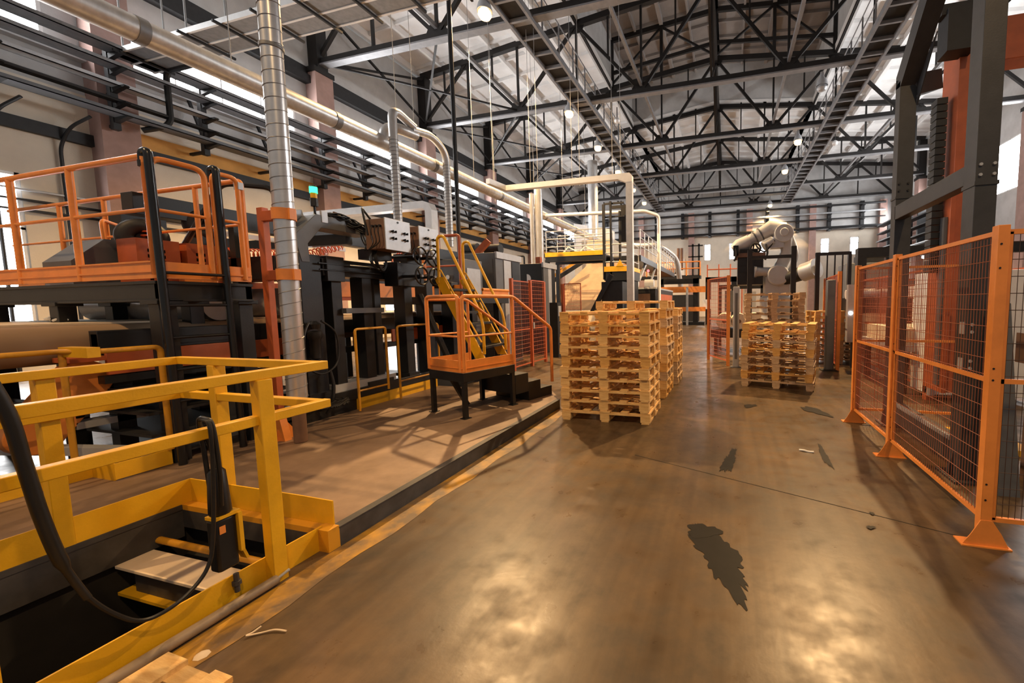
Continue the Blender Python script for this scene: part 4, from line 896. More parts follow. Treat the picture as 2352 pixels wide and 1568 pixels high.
# grey cabinets
t = thing('machine_cabinet', 'large grey machine cabinet with motors on top', 'cabinet', (-6.2, 9.4, 0))
T('body', 'grey', lambda m: m.box(-7.6, -5.6, 8.75, 9.96, 0, 2.86), .01)
T('door', 'lgrey', lambda m: m.box(-5.6, -5.58, 9.1, 9.45, .1, 2.7), .004); T('door', 'black', lambda m: m.box(-5.6, -5.585, 9.5, 9.9, .1, 2.7)); T('cornice', 'lgrey', lambda m: m.box(-5.62, -5.56, 8.75, 9.98, 2.72, 2.88))
T('dark_window', 'rubber', lambda m: m.box(-6.6, -6.25, 8.735, 8.75, 1.9, 2.5)); T('side_panel', 'grey', lambda m: m.box(-6.15, -5.68, 8.735, 8.75, 1.4, 2.7), .004)
T('lower_panel', 'grey', lambda m: m.box(-7.4, -5.75, 8.735, 8.75, .2, 1.2), .004)
for x, y, s in ((-6.6, 9.2, 1), (-6.1, 9.5, .8)):
    T('motor', 'rack', lambda m, x=x, y=y: (m.cyl((x - .25, y, 3.05), (x + .2, y, 3.05), .14), m.box(x - .2, x + .1, y - .1, y + .1, 2.86, 2.95)))
T('pump', 'orange2', lambda m: m.bar((-6.3, 9.0, 2.88), (-6.0, 9.1, 3.22), .16, .14))
t = thing('machine_cabinet', 'dark grey cabinet with a white half disc emblem by the mesh gate', 'cabinet', (-5.8, 11.6, 0))
T('body', 'black', lambda m: m.box(-7.4, -5.55, 11.2, 12.15, 0, 2.82), .01); T('front_panel', 'grey', lambda m: m.box(-5.55, -5.53, 11.25, 11.6, .8, 2.7)); T('front_panel', 'lgrey', lambda m: m.box(-5.55, -5.54, 11.62, 11.85, .1, 2.78)); T('cornice', 'lgrey', lambda m: m.box(-5.56, -5.5, 11.2, 12.2, 2.7, 2.85))
hd = [(-6.07, 11.19, 2.36)] + [(-6.07 + .14 * math.sin(math.pi * k / 10), 11.19, 2.50 - .14 * (1 - math.cos(math.pi * k / 10)) + .0) for k in range(11)]
T('emblem', 'white', lambda m: m.prism(hd[1:], (0, .01, 0)))
T('pump', 'orange2', lambda m: m.bar((-6.0, 11.9, 2.84), (-6.0, 11.9, 3.1), .16, .14)); T('carry_handle', 'rack', lambda m: m.tube(fil([(-6.9, 11.3, 2.83), (-6.9, 11.3, 3.08), (-6.2, 11.3, 3.08), (-6.2, 11.3, 2.83)], .06), .03, 8))
t = thing('machine_cabinet', 'light blue grey cabinet behind the steep stairs', 'cabinet', (-5.9, 7.9, 0))
T('body', 'grey', lambda m: m.box(-7.2, -5.75, 7.75, 8.4, 0, 2.6), .01); T('panel', 'lgrey', lambda m: m.box(-5.75, -5.735, 7.8, 8.3, 1.5, 2.4)); T('knob', 'white', lambda m: m.cyl((-6.2, 7.74, 2.2), (-6.2, 7.72, 2.2), .05, 14)); T('knob', 'white', lambda m: m.cyl((-5.95, 7.74, 1.6), (-5.95, 7.72, 1.6), .035, 14))
b = MB(); b.bar((-6.25, 6.9, 2.2), (-6.1, 6.9, 3.15), .12, .16); solo(b, 'leaning_channel', M['black'], 'black channel leaning behind the orange hoop rail', 'channel')

# ================================================================ small orange platform with steps (turned)
ang = math.radians(-16.9)
t = thing('step_platform', 'small orange railed step platform on black legs standing on the deck', 'platform', (-3.14, 4.11, .13), ang)
# local frame: y along the steps, x toward the right; corner at origin; platform spans x in [-.72,0], y in [0,.86]
W, Ln, H = -.72, .84, .56
T('frame', 'black', lambda m: m.box(W, 0, 0, Ln, H - .1, H + .015), .004)
for x, y in ((-.03, .03), (W + .03, .03), (W + .03, Ln - .03), (-.03, Ln - .03)):
    T('leg', 'black', lambda m, x=x, y=y: (m.box(x - .026, x + .026, y - .026, y + .026, 0, H - .08), m.box(x - .05, x + .05, y - .05, y + .05, 0, .008)))
T('toe_board', 'orange', lambda m: (m.box(-.012, 0, 0, Ln, H + .02, H + .17), m.box(-.012, .008, 0, Ln, H + .07, H + .08)))
T('toe_board', 'orange', lambda m: (m.box(W, 0, 0, .012, H + .02, H + .17), m.box(W, 0, -.008, .012, H + .07, H + .08)))
T('toe_board', 'orange', lambda m: (m.box(W, W + .012, 0, Ln * .75, H + .02, H + .17)))
def R(nm, pts, r, c='orange', rad=.06): T(nm, c, lambda m: m.tube(fil(pts, rad), r, 12))
R('end_hoop', [(-.045, 0, H + .03), (-.045, 0, 1.53), (W + .02, 0, 1.53), (W + .02, 0, H + .03)], .024)
R('end_middle_rail', [(-.045, 0, 1.03), (W + .02, 0, 1.03)], .013)
R('side_handrail', [(0, .02, H + .03), (0, .02, 1.53), (0, .84, 1.53), (0, 1.60, 1.05), (0, 1.60, .2)], .024)
R('side_post', [(0, .82, H + .03), (0, .82, 1.52)], .022)
R('side_middle_rail', [(0, .02, 1.03), (0, .82, 1.03)], .013)
R('rear_handrail', [(W, .0, 1.5), (W, .62, 1.5), (W, 1.38, 1.0), (W, 1.38, .2)], .022)
R('rear_post', [(W, .64, H + .03), (W, .64, 1.5)], .02)
R('rear_middle_rail', [(W, .0, 1.03), (W, .62, 1.03)], .013)
for k in range(3):
    T('step', 'black', lambda m, k=k: m.box(W, 0, Ln + .25 * k, Ln + .25 * (k + 1), 0 if k == 2 else max(0, H - .42 - .14 * k), H - .14 * (k + 1)), .004)
T('brace', 'black', lambda m: m.bar((W + .1, Ln - .35, .0), (W + .1, Ln - .6, H - .1), .05, .06))
# ================================================================ pallets
def pallet_proto(wood):
    t = thing('wooden_pallet', '', 'pallet', (0, 0, 0))
    w = M_ = wood
    def P(nm, *b):
        m = MB(); m.box(*b); return m.build(nm, w, t)
    for x, a in ((-.5375, .125), (-.26, .1), (0, .14), (.26, .1), (.5375, .125)):
        j = random.uniform(-.006, .006)
        P('top_board', x - a / 2, x + a / 2, -.4 + j, .4 + j, .122, .144)
    for y, a in ((-.365, .07), (0, .1), (.365, .07)): P('stringer_board', -.6, .6, y - a / 2, y + a / 2, .1, .122)
    for x in (-.5375, 0, .5375):
        for y in (-.35, 0, .35):
            j = random.uniform(-.006, .006)
            P('block', x - .0625 + j, x + .0625 + j, y - .05, y + .05, .022, .1)
    for x, a in ((-.5375, .1), (0, .1), (.5375, .1)): P('bottom_board', x - a / 2, x + a / 2, -.4, .4, 0, .022)
    return t
PP = [pallet_proto(w) for w in M['woods']]
USED = set()
def pallet(x, y, z, rz, label, group, k):
    p = PP[k]; rz += random.uniform(-.012, .012); x += random.uniform(-.012, .012); y += random.uniform(-.012, .012)
    if k not in USED:
        USED.add(k); p.location = (x, y, z); p.rotation_euler = (0, 0, rz); tag(p, label, 'pallet', group); return p
    return dup(p, (x, y, z), label, group, rz)
def stack(x, y, n, rz, where, group, kinds, z0=0.0):
    for i in range(n):
        k = n - 1 - i
        lab = ('%s pallet of %s' % (ORD[k] if k == 0 else ('bottom' if i == 0 else ORD[k] + ' from top'), where))
        pallet(x, y, z0 + i * .144, rz, lab, group, random.choice(kinds))
stack(-1.537, 5.19, 10, 0.0, 'the front left stack by the steel deck', 'pallets of the front left stack', (0, 0, 1))
stack(-1.53, 6.62, 11, 0.0, 'the second left stack, just behind the front one', 'pallets of the second left stack', (0, 1, 2))
stack(-1.50, 7.75, 10, 0.0, 'the third left stack, farthest of the left row', 'pallets of the third left stack', (0, 2))
a = math.radians(-14)
stack(.83 + .1, 7.35 + .39, 8, a, 'the right hand stack in front of the robot', 'pallets of the right stack', (1, 2, 2))
stack(.98, 9.42, 12, 0.0, 'the taller stack behind the right hand one', 'pallets of the tall right stack', (2,))
stack(2.62, 10.9, 9, .1, 'the stack between the black frames at right', 'pallets of the far right stack', (0, 2))
pallet(-1.62, .54, 0, math.radians(-2), 'single pale pallet cut by the bottom edge of the photo', 'loose pallet', 0)
# ================================================================ orange mesh safety fence at the right
def fence_post(x, y, label, grp, h=1.97, foot=(1, 0)):
    t = thing('fence_post', label, 'fence post', (x, y, 0), 0, grp)
    m = MB(); m.box(x - .03, x + .03, y - .03, y + .03, .01, h); po = m.build('post', M['orange'], t, .003)
    m = MB()
    fx, fy = foot
    m.box(x - .05 - .08 * fx, x + .05 + .08 * fx, y - .05 - .08 * fy, y + .05 + .08 * fy, 0, .008)
    m.prism([(x - .03 - .09 * fx, y - .034 - .09 * fy, .008), (x + .03 + .09 * fx, y - .034 + .09 * fy, .008), (x + .03 + .05 * fx, y - .034 + .05 * fy, .09), (x + .03, y - .034, .17), (x - .03, y - .034, .17), (x - .03 - .05 * fx, y - .034 - .05 * fy, .07)], (0, .006, 0))
    m.build('foot', M['orange'], t)
    for z in (.3, .4, 1.05, 1.12, 1.72, 1.86):
        m = MB(); m.cyl((x - .012, y - .033, z), (x - .012, y - .03, z), .006, 8); m.build('bolt_hole', M['rubber'], po)
    return t
def fence_panel(p, q, label, grp, wire='mesh', frame='orange', z0=.17, z1=1.93, zm=1.04, sx=.032, sz=.1, r=.002, fr=.014):
    p, q = V((p[0], p[1], 0)), V((q[0], q[1], 0)); d = (q - p); L = d.length; d.normalize()
    t = thing('mesh_fence', label, 'fence', tuple((p + q) / 2), 0, grp)
    def rail(nm, z): 
        m = MB(); m.bar(p + V((0, 0, z)), q + V((0, 0, z)), fr * 1.6, fr * 2); m.build(nm, M[frame], t)
    rail('top_rail', z1); rail('middle_rail', zm); rail('bottom_rail', z0)
    for e, nm in ((p + d * fr, 'side_rail'), (q - d * fr, 'side_rail')):
        m = MB(); m.bar(e + V((0, 0, z0)), e + V((0, 0, z1)), fr * 1.6); m.build(nm, M[frame], t)
    m = MB(); k = int(L / sx)
    for i in range(1, k): m.tube([p + d * (L * i / k) + V((0, 0, z0)), p + d * (L * i / k) + V((0, 0, z1))], r, 4, cap=False)
    z = z0 + sz
    while z < z1 - .03: m.tube([p + V((0, 0, z)), q + V((0, 0, z))], r * 1.15, 4, cap=False); z += sz
    m.build('wire_mesh', M[wire], t)
    return t
g = 'orange fence posts at the right'
fence_post(1.56, 2.87, 'tall orange corner fence post, nearest at right', g)
fence_post(1.56, 4.34, 'middle orange fence post between the two mesh panels', g)
fence_post(1.56, 5.50, 'far orange fence post where the mesh fence turns', g)
g = 'orange mesh fence panels at the right'
fence_panel((1.56, 2.9), (1.56, 4.31), 'orange mesh panel beside the aisle, nearest', g)
fence_panel((1.56, 4.37), (1.56, 5.47), 'orange mesh panel beside the aisle, second', g, 'redmesh')
fence_panel((1.59, 2.87), (3.1, 2.87), 'orange mesh panel turning right at the nearest corner post', g, 'dmesh')
fence_panel((1.59, 5.50), (2.9, 5.50), 'orange mesh panel turning right behind the black portal', g, 'redmesh')
fence_post(3.13, 2.87, 'orange fence post past the right edge of the photo', 'orange fence posts at the right')

# black portal machine --------------------------------------------------------------------
t = thing('portal_machine', 'huge black steel portal with two columns behind the right fence', 'machine frame', (1.98, 4.7, 0))
def T(nm, m_, fn, bevel=0):
    mb = MB(); fn(mb); return mb.build(nm, M[m_] if isinstance(m_, str) else m_, t, bevel)
PB_ = mat('portal_paint', rgb(54, 55, 58), .5, .1, .12, 9, .05, 90)
ca = T('column', PB_, lambda m: m.box(1.895, 2.045, 3.84, 4.01, .02, 4.6), .004); T('column', PB_, lambda m: m.box(1.895, 2.065, 5.40, 5.53, .02, 4.05), .004)
T('splice_plate', PB_, lambda m: m.box(1.888, 2.052, 3.832, 4.017, 2.44, 2.47)); T('splice_plate', PB_, lambda m: m.box(1.888, 2.072, 5.39, 5.54, 2.72, 2.745))
for x in (1.925, 2.015):
    for z in (2.52, 2.6):
        T('bolt', 'lgrey', lambda m, x=x, z=z: m.cyl((x, 3.828, z), (x, 3.84, z), .012, 10))
        T('bolt', 'rack', lambda m, x=x, z=z: m.cyl((x, 5.388, z + .29), (x, 5.4, z + .29), .012, 10))
T('diagonal', PB_, lambda m: m.prism([(1.895, 5.53, 4.0), (1.895, 5.53, 4.14), (1.895, 5.46, 4.2), (1.895, 4.02, 5.55), (1.895, 4.02, 5.28), (1.895, 5.40, 3.98)], (.17, 0, 0)))
T('cross_beam', PB_, lambda m: m.box(1.895, 2.0, 4.0, 5.42, 2.48, 2.64), .004)
T('corner_gusset', PB_, lambda m: m.prism([(2.065, 5.40, 3.75), (2.065, 5.40, 4.05), (2.065, 5.0, 4.3)], (.01, 0, 0)))
T('top_arm', 'rack', lambda m: m.bar((1.98, 5.45, 3.98), (2.5, 6.1, 4.3), .2, .22))
T('base_beam', PB_, lambda m: m.box(1.9, 2.06, 3.95, 5.4, .12, .3), .004)
T('toothed_strip', 'lgrey', lambda m: [m.box(1.9, 1.93, 4.02 + k * .042, 4.045 + k * .042, .3, .335) for k in range(32)])
for y0, y1 in ((3.78, 4.1), (5.34, 5.6)):
    T('foot', PB_, lambda m, y0=y0, y1=y1: (m.box(1.84, 2.1, y0, y1, 0, .02), m.prism([(1.86, (y0 + y1) / 2, .02), (1.895, (y0 + y1) / 2, .02), (1.895, (y0 + y1) / 2, .22)], (0, .03, 0))))
for z in (.95, 1.25): T('catch_plate', 'lgrey', lambda m: m.box(1.885, 1.9, 3.86, 3.93, z, z + .1))
for z in (.97, 1.03, 1.27, 1.33): T('catch_bolt', 'lgrey', lambda m: m.cyl((1.93, 3.835, z), (1.93, 3.84, z), .014, 8))
T('sensor_box', 'rack', lambda m: m.box(1.84, 2.02, 5.28, 5.38, 1.0, 1.45))
t = thing('lift_mast', 'tall orange lifting mast behind the black portal', 'mast', (2.95, 6.3, 0))
T('mast', 'orange2', lambda m: (m.box(2.78, 3.12, 6.1, 6.5, .3, 4.75), m.box(2.74, 2.8, 6.05, 6.55, .3, 3.0)), .006)
T('mast_cap', 'orange2', lambda m: (m.box(2.85, 3.0, 6.2, 6.4, 4.75, 5.0)))
T('energy_chain', 'rubber', lambda m: [m.box(2.6, 2.72, 6.2, 6.36, 1.9 + k * .09, 1.975 + k * .09) for k in range(25)])
T('chain_bracket', 'rack', lambda m: m.box(2.55, 2.8, 6.15, 6.4, 2.85, 3.0))
T('slide_rail', 'grey', lambda m: m.box(2.7, 2.74, 6.1, 6.2, .4, 2.6))
t = thing('lift_crossbeam', 'orange horizontal beam high at the right edge with black carriage', 'beam', (3.6, 6.3, 4.5))
T('beam', 'orange2', lambda m: m.box(3.1, 7.5, 6.1, 6.4, 4.45, 4.95), .006)
T('carriage', 'rack', lambda m: (m.box(2.55, 2.86, 5.9, 6.15, 4.55, 5.05), m.box(2.5, 3.1, 5.95, 6.1, 5.0, 5.12)))
# things behind the corner fence
b = MB(); b.prism([(2.02, 3.63, 0), (2.20, 3.63, 0), (2.13, 3.75, 1.5), (2.015, 3.75, 1.5)], (0, .015, 0)); solo(b, 'leaning_sheet', M['grey'], 'dark grey corrugated sheet leaning behind the corner post', 'sheet')
b = MB(); b.bar((2.27, 3.85, .0), (2.17, 3.9, 1.5), .05, .06); solo(b, 'leaning_plank', M['brown'], 'brown plank leaning beside the dark sheet', 'plank')
t = thing('rusty_stand', 'brown rusty stand with lever behind the right mesh', 'stand', (2.5, 4.0, 0))
T('post', 'brown', lambda m: m.box(2.45, 2.52, 4.0, 4.07, 0, 1.75)); T('clamp', 'brown', lambda m: m.box(2.38, 2.55, 3.95, 4.1, 1.0, 1.25)); T('lever', 'rack', lambda m: m.bar((2.42, 3.95, .8), (2.62, 3.95, 1.3), .02))
t = thing('white_cabinet', 'white control cabinet seen through the right mesh panel', 'cabinet', (3.5, 6.9, 0))
T('body', 'white', lambda m: m.box(2.95, 4.2, 6.9, 7.5, .1, 1.95), .01); T('side_post', 'lgrey', lambda m: m.cyl((2.98, 6.87, .1), (2.98, 6.87, 2.0), .05, 14)); T('vent', 'lgrey', lambda m: [m.box(3.1, 3.6, 6.885, 6.9, .5 + k * .05, .52 + k * .05) for k in range(10)])
b = MB(); b.box(2.15, 2.9, 4.6, 5.3, .0, .06); solo(b, 'yellow_plate', M['yellow'], 'yellow floor plate behind the dark leaning sheet', 'plate')
t = thing('roller_table', 'pale roller table with stacked sheets behind the near mesh panel', 'table', (3.3, 8, 0))
T('table', 'lgrey', lambda m: m.box(2.7, 4.2, 7.3, 9.2, .7, .8)); [T('sheet', 'board', lambda m: m.box(2.75, 4.0, 7.4, 9.0, .80 + k * .03, .828 + k * .03)) for k in range(9)]
for x, y in ((2.8, 7.4), (4.1, 7.4), (2.8, 9.1), (4.1, 9.1)): T('leg', 'rack', lambda m, x=x, y=y: m.box(x - .05, x + .05, y - .05, y + .05, 0, .7))
for k, (x, y) in enumerate(((3.1, 7.6), (3.55, 7.65), (3.9, 9.6))):
    b = MB(); b.box(x, x + .28, y, y + .2, .0 if k == 2 else 1.08, 1.3 if k == 2 else 1.24); solo(b, 'wooden_crate', M['brown'], ['small brown box left on the sheet pile', 'small brown box right on the sheet pile', 'tall brown crate behind the roller table'][k], 'box')
# further orange mesh fences beyond the portal
g = 'far orange mesh fences at the right'
for i, (p, q) in enumerate((((3.0, 7.0), (3.0, 10.5)), ((3.0, 10.5), (5.2, 10.5)), ((4.4, 7.0), (4.4, 10.0)))):
    fence_panel(p, q, ['red orange mesh run parallel to the aisle behind the portal', 'red orange mesh run across the right bay', 'red orange mesh run deepest in the right bay'][i], g, 'redmesh', 'orange2', sx=.06, r=.004, z1=2.0)
for x, y, l in ((3.0, 7.0, 'red post at near end of the fence behind the portal'), (3.0, 10.5, 'red post at far corner of the fence behind the portal'), (4.4, 7.0, 'red post deep in the right bay')):
    b = MB(); b.box(x - .05, x + .05, y - .05, y + .05, 0, 2.1); solo(b, 'fence_post', M['orange2'], l, 'fence post', group='far red fence posts')

# mesh panels each side of the robot cell -------------------------------------------------
fence_panel((-.47, 10.82), (.0, 9.82), 'orange mesh panel at the left of the robot cell', 'robot cell fence', 'redmesh', 'orange2', sx=.05, r=.0035, z0=.12, z1=2.15, zm=1.1)
for x, y, h, l in ((.02, 9.79, 2.18, 'orange post at the near end of the left robot cell panel'), (-.49, 10.85, 2.16, 'orange post at the far end of the left robot cell panel')):
    b = MB(); b.box(x - .04, x + .04, y - .04, y + .04, 0, h); solo(b, 'fence_post', M['orange'], l, 'fence post', group='robot cell posts')
fence_panel((2.53, 11.7), (2.36, 9.62), 'orange mesh panel at the right of the robot cell', 'robot cell fence', 'redmesh', 'orange2', sx=.05, r=.0035, z0=.12, z1=2.12, zm=1.1)
for x, y, h, l in ((2.36, 9.58, 2.18, 'orange post at the near end of the right robot cell panel'), (2.54, 11.75, 2.14, 'orange post at the far end of the right robot cell panel')):
    b = MB(); b.box(x - .035, x + .035, y - .035, y + .035, 0, h); solo(b, 'fence_post', M['orange'], l, 'fence post', group='robot cell posts')
t = thing('light_barrier', 'grey light barrier post left of the right pallet stack', 'light barrier', (.2, 9.62, 0))
T('post', 'lgrey', lambda m: m.box(.13, .27, 9.57, 9.69, .01, 1.9), .01); T('base', 'grey', lambda m: m.box(.08, .3, 9.52, 9.74, 0, .012)); T('lens_strip', 'grey', lambda m: m.box(.17, .23, 9.565, 9.57, .2, 1.75))
t = thing('light_barrier', 'dark grey light barrier post beside the right robot cell panel', 'light barrier', (2.2, 9.6, 0))
T('post', 'grey', lambda m: m.box(2.1, 2.27, 9.5, 9.66, .01, 2.0), .02); T('base', 'rack', lambda m: m.box(2.02, 2.34, 9.42, 9.72, 0, .015))
# black steel frames
t = thing('steel_goal', 'black goal shaped steel frame in front of the robot', 'frame', (1.1, 11, 0))
T('upright', 'rack', lambda m: m.box(.5, .62, 10.95, 11.07, 0, 2.9)); T('upright', 'rack', lambda m: m.box(1.57, 1.69, 10.95, 11.07, 0, 2.95)); T('crossbar', 'rack', lambda m: m.box(.62, 1.57, 10.97, 11.05, 2.66, 2.74))
t = thing('steel_goal', 'grey barred steel frame right of the robot', 'frame', (2.6, 11.4, 0))
T('upright', 'black', lambda m: m.box(2.22, 2.32, 11.35, 11.45, 0, 2.78)); T('upright', 'black', lambda m: m.box(2.98, 3.06, 11.35, 11.45, 0, 2.78)); T('top_bar', 'black', lambda m: m.box(2.22, 3.06, 11.36, 11.44, 2.72, 2.8))
for x in (2.5, 2.68, 2.86): T('bar', 'black', lambda m, x=x: m.box(x - .015, x + .015, 11.38, 11.42, 1.0, 2.72))
# robot ----------------------------------------------------------------------------------
t = thing('palletising_robot', 'large white six axis robot arm holding a black gripper', 'robot', (1.4, 12.6, 0))
y = 12.6
T('pedestal', 'robot', lambda m: m.lathe([(.45, 0), (.45, .1), (.34, .2), (.34, .9), (.42, .95), (.42, 1.1)], (1.4, y, 0), n=24))
T('turntable', 'robot', lambda m: m.lathe([(.4, 1.1), (.46, 1.2), (.46, 1.65), (.36, 1.75)], (1.4, y, 0), n=26))
T('shoulder', 'robot', lambda m: (m.box(1.05, 1.75, y - .3, y + .3, 1.7, 2.35), m.cyl((1.4, y - .42, 2.3), (1.4, y + .42, 2.3), .3, 22)), .04)
T('shoulder_motor', 'lgrey', lambda m: (m.cyl((2.05, y - .5, 2.34), (2.3, y - .75, 2.42), .25, 24), m.cyl((2.29, y - .74, 2.42), (2.34, y - .79, 2.435), .27, 24), m.cyl((2.34, y - .79, 2.435), (2.38, y - .83, 2.45), .1, 14)))
T('motor_arm', 'rack', lambda m: m.cyl((1.6, y - .2, 2.2), (2.1, y - .5, 2.35), .2, 18)); T('base_motor', 'lgrey', lambda m: (m.cyl((.8, y - .3, 2.42), (1.25, y - .2, 2.4), .15, 18), m.cyl((.74, y - .31, 2.42), (.8, y - .3, 2.42), .17, 18)))
T('lower_arm', 'robot', lambda m: (m.prism([(1.15, y - .16, 2.2), (1.5, y - .16, 2.15), (1.78, y - .16, 2.8), (1.8, y - .16, 3.5), (1.55, y - .16, 3.6), (1.5, y - .16, 3.0)], (0, .32, 0))), .05)
T('counter_link', 'robot', lambda m: m.tube(smooth_path([(1.7, y + .2, 2.3), (1.95, y + .2, 2.9), (1.75, y + .2, 3.6)]), .08, 10))
T('elbow', 'robot', lambda m: (m.cyl((1.55, y - .35, 3.5), (1.55, y + .3, 3.5), .26, 22), m.cyl((1.55, y - .4, 3.52), (1.55, y - .35, 3.52), .12, 16)), .02)
T('elbow_motor', 'lgrey', lambda m: (m.cyl((1.25, y - .2, 3.3), (1.0, y - .25, 3.15), .14, 16), m.box(1.2, 1.55, y - .28, y + .1, 3.1, 3.35)))
T('forearm', 'robot', lambda m: m.tube([(1.6, y, 3.62), (1.2, y, 3.7), (.95, y, 3.55), (.5, y, 3.3), (.3, y, 3.2)], [.24, .24, .19, .16, .17], 18))
T('wrist', 'robot', lambda m: m.tube([(.62, y, 3.36), (.32, y, 3.22), (.15, y, 3.12)], [.2, .22, .16], 18))
for p in ((.95, 3.56), (.8, 3.47)):
    T('arm_band', 'grey', lambda m, p=p: m.cyl((p[0], y, p[1]), (p[0] - .035, y, p[1] - .02), .205, 18))
T('cable_harness', 'rubber', lambda m: (m.tube(smooth_path([(1.3, y - .3, 3.3), (1.05, y - .35, 3.0), (.85, y - .35, 3.1), (.75, y - .3, 3.25), (.7, y - .3, 3.0)]), .022, 8), m.torus((.78, y - .32, 3.1), (0, 1, 0), .14, .03, 20, 8)))
t = thing('vacuum_gripper', 'black box gripper hanging from the robot wrist', 'gripper', (.55, 12.6, 2.05))
T('gripper_body', 'rubber', lambda m: m.box(.28, 1.0, y - .35, y + .35, 2.05, 2.85), .01)
T('top_flange', 'brown', lambda m: m.box(.22, 1.05, y - .4, y + .4, 2.85, 2.97))
T('valve_block', 'rack', lambda m: (m.box(.35, .85, y - .25, y + .2, 2.97, 3.1), m.box(.15, .3, y - .4, y - .2, 2.9, 3.2)))
for s in (.2, 1.06):
    T('side_hose', 'rack', lambda m, s=s: m.tube(smooth_path([(s, y - .36, 3.2), (s + .04, y - .4, 2.95), (s - .02, y - .38, 2.75)]), .03, 8))
for k in range(3):
    T('rib', 'rack', lambda m, k=k: m.box(.28 + .24 * k, .3 + .24 * k, y - .36, y - .35, 2.1, 2.8))
T('cross_rib', 'rack', lambda m: (m.box(.28, 1.0, y - .362, y - .35, 2.4, 2.43), m.box(.28, 1.0, y - .362, y - .35, 2.6, 2.62)))
# paper rolls and conveyor behind
for k, (x, yy, z) in enumerate(((-.1, 13.2, .95), (.35, 13.2, .95), (.85, 13.2, .95))):
    t = thing('paper_roll', '%s pale paper roll lying behind the left robot cell panel' % ['left', 'middle', 'right'][k], 'paper roll', (x, yy, z - .24), 0, 'paper rolls behind the robot panel')
    T('roll', 'board', lambda m: m.cyl((x, yy - .6, z), (x, yy + .6, z), .24, 26)); T('core', 'brown', lambda m: m.cyl((x, yy - .61, z), (x, yy - .59, z), .06, 14))
b = MB(); b.box(-.5, 1.2, 12.5, 13.9, .45, .7); b.box(-.4, -.3, 12.6, 13.8, 0, .45); b.box(1.0, 1.1, 12.6, 13.8, 0, .45); solo(b, 'roll_cradle', M['rack'], 'dark cradle under the pale paper rolls', 'cradle')
t = thing('operator_kiosk', 'small dark framed kiosk with bright screen behind the light barrier', 'kiosk', (.1, 14.5, 0))
T('frame', 'rack', lambda m: (m.box(-.3, -.2, 14.4, 14.5, 0, 2.1), m.box(1.1, 1.2, 14.4, 14.5, 0, 2.1), m.box(-.3, 1.2, 14.4, 14.5, 2.0, 2.15))); T('panel', 'grey', lambda m: m.box(-.1, .35, 14.4, 14.5, 1.2, 1.95)); T('screen', 'lgrey', lambda m: m.box(.55, .95, 14.4, 14.45, 1.3, 1.9))
# pink rolls and white wrapped bale right of robot
t = thing('wrapped_bale', 'white wrapped bale on a rack behind the right robot cell panel', 'bale', (3.1, 10.6, 0))
T('rack', 'rack', lambda m: (m.box(2.75, 3.9, 10.0, 11.0, 1.25, 1.6), m.box(2.75, 2.85, 10.0, 10.1, 0, 1.3), m.box(3.8, 3.9, 10.0, 10.1, 0, 1.3))); T('wrap', 'white', lambda m: m.tube(smooth_path([(2.7, 10.4, 1.68), (3.1, 10.4, 1.7), (3.6, 10.4, 1.69), (3.95, 10.4, 1.72)]), .11, 12)); T('carton', 'board', lambda m: m.box(2.85, 3.4, 9.98, 10.0, .7, 1.25))
b = MB(); b.box(2.62, 2.75, 9.9, 10.05, .6, 1.9); solo(b, 'junction_box', M['lgrey'], 'grey junction box with white lamp right of the dark light barrier', 'box')
b = MB(); b.lathe([(.01, 0), (.04, .01), (.04, .02), (.01, .03)], (2.68, 9.9, 1.26), (0, -1, 0), 14); solo(b, 'indicator_lamp', M['whiteglow'], 'small white lamp on the grey junction box', 'lamp')
b = MB(); b.lathe([(.02, 0), (.12, .05), (.12, .1), (.02, .12)], (5.9, 14.3, 2.78), n=14); solo(b, 'work_lamp', M['whiteglow'], 'white work lamp seen past the corner fence post', 'lamp')
b = MB(); b.box(4, 9, 14.2, 14.5, 2.9, 3.2); b.box(4.0, 4.25, 14.2, 14.5, 0, 2.9); b.box(8.75, 9, 14.2, 14.5, 0, 2.9); solo(b, 'crane_beam', M['rack'], 'dark steel goal post beam in the right bay beyond the mesh', 'beam')
for i, (x, yy) in enumerate(((5.5, 11.5), (6.6, 14), (8, 18), (5.4, 18))):
    t = thing('side_machine', ['white panelled machine in the right bay, nearest', 'grey machine deeper in the right bay', 'dark machine far in the right bay', 'tall grey machine far beyond the portal'][i], 'machine', (x, yy, 0))
    h = (1.9, 1.7, 2.4, 3.0)[i]; c = ('white', 'lgrey', 'rack', 'grey')[i]
    T('body', c, lambda m: m.box(x - .9, x + .9, yy - .6, yy + .6, .15, h), .02); T('plinth', 'rack', lambda m: m.box(x - .8, x + .8, yy - .55, yy + .55, 0, .15)); T('door', 'grey', lambda m: m.box(x - .5, x + .1, yy - .62, yy - .6, .3, h - .3)); T('top_unit', 'rack', lambda m: m.box(x - .4, x + .5, yy - .3, yy + .3, h, h + .3))
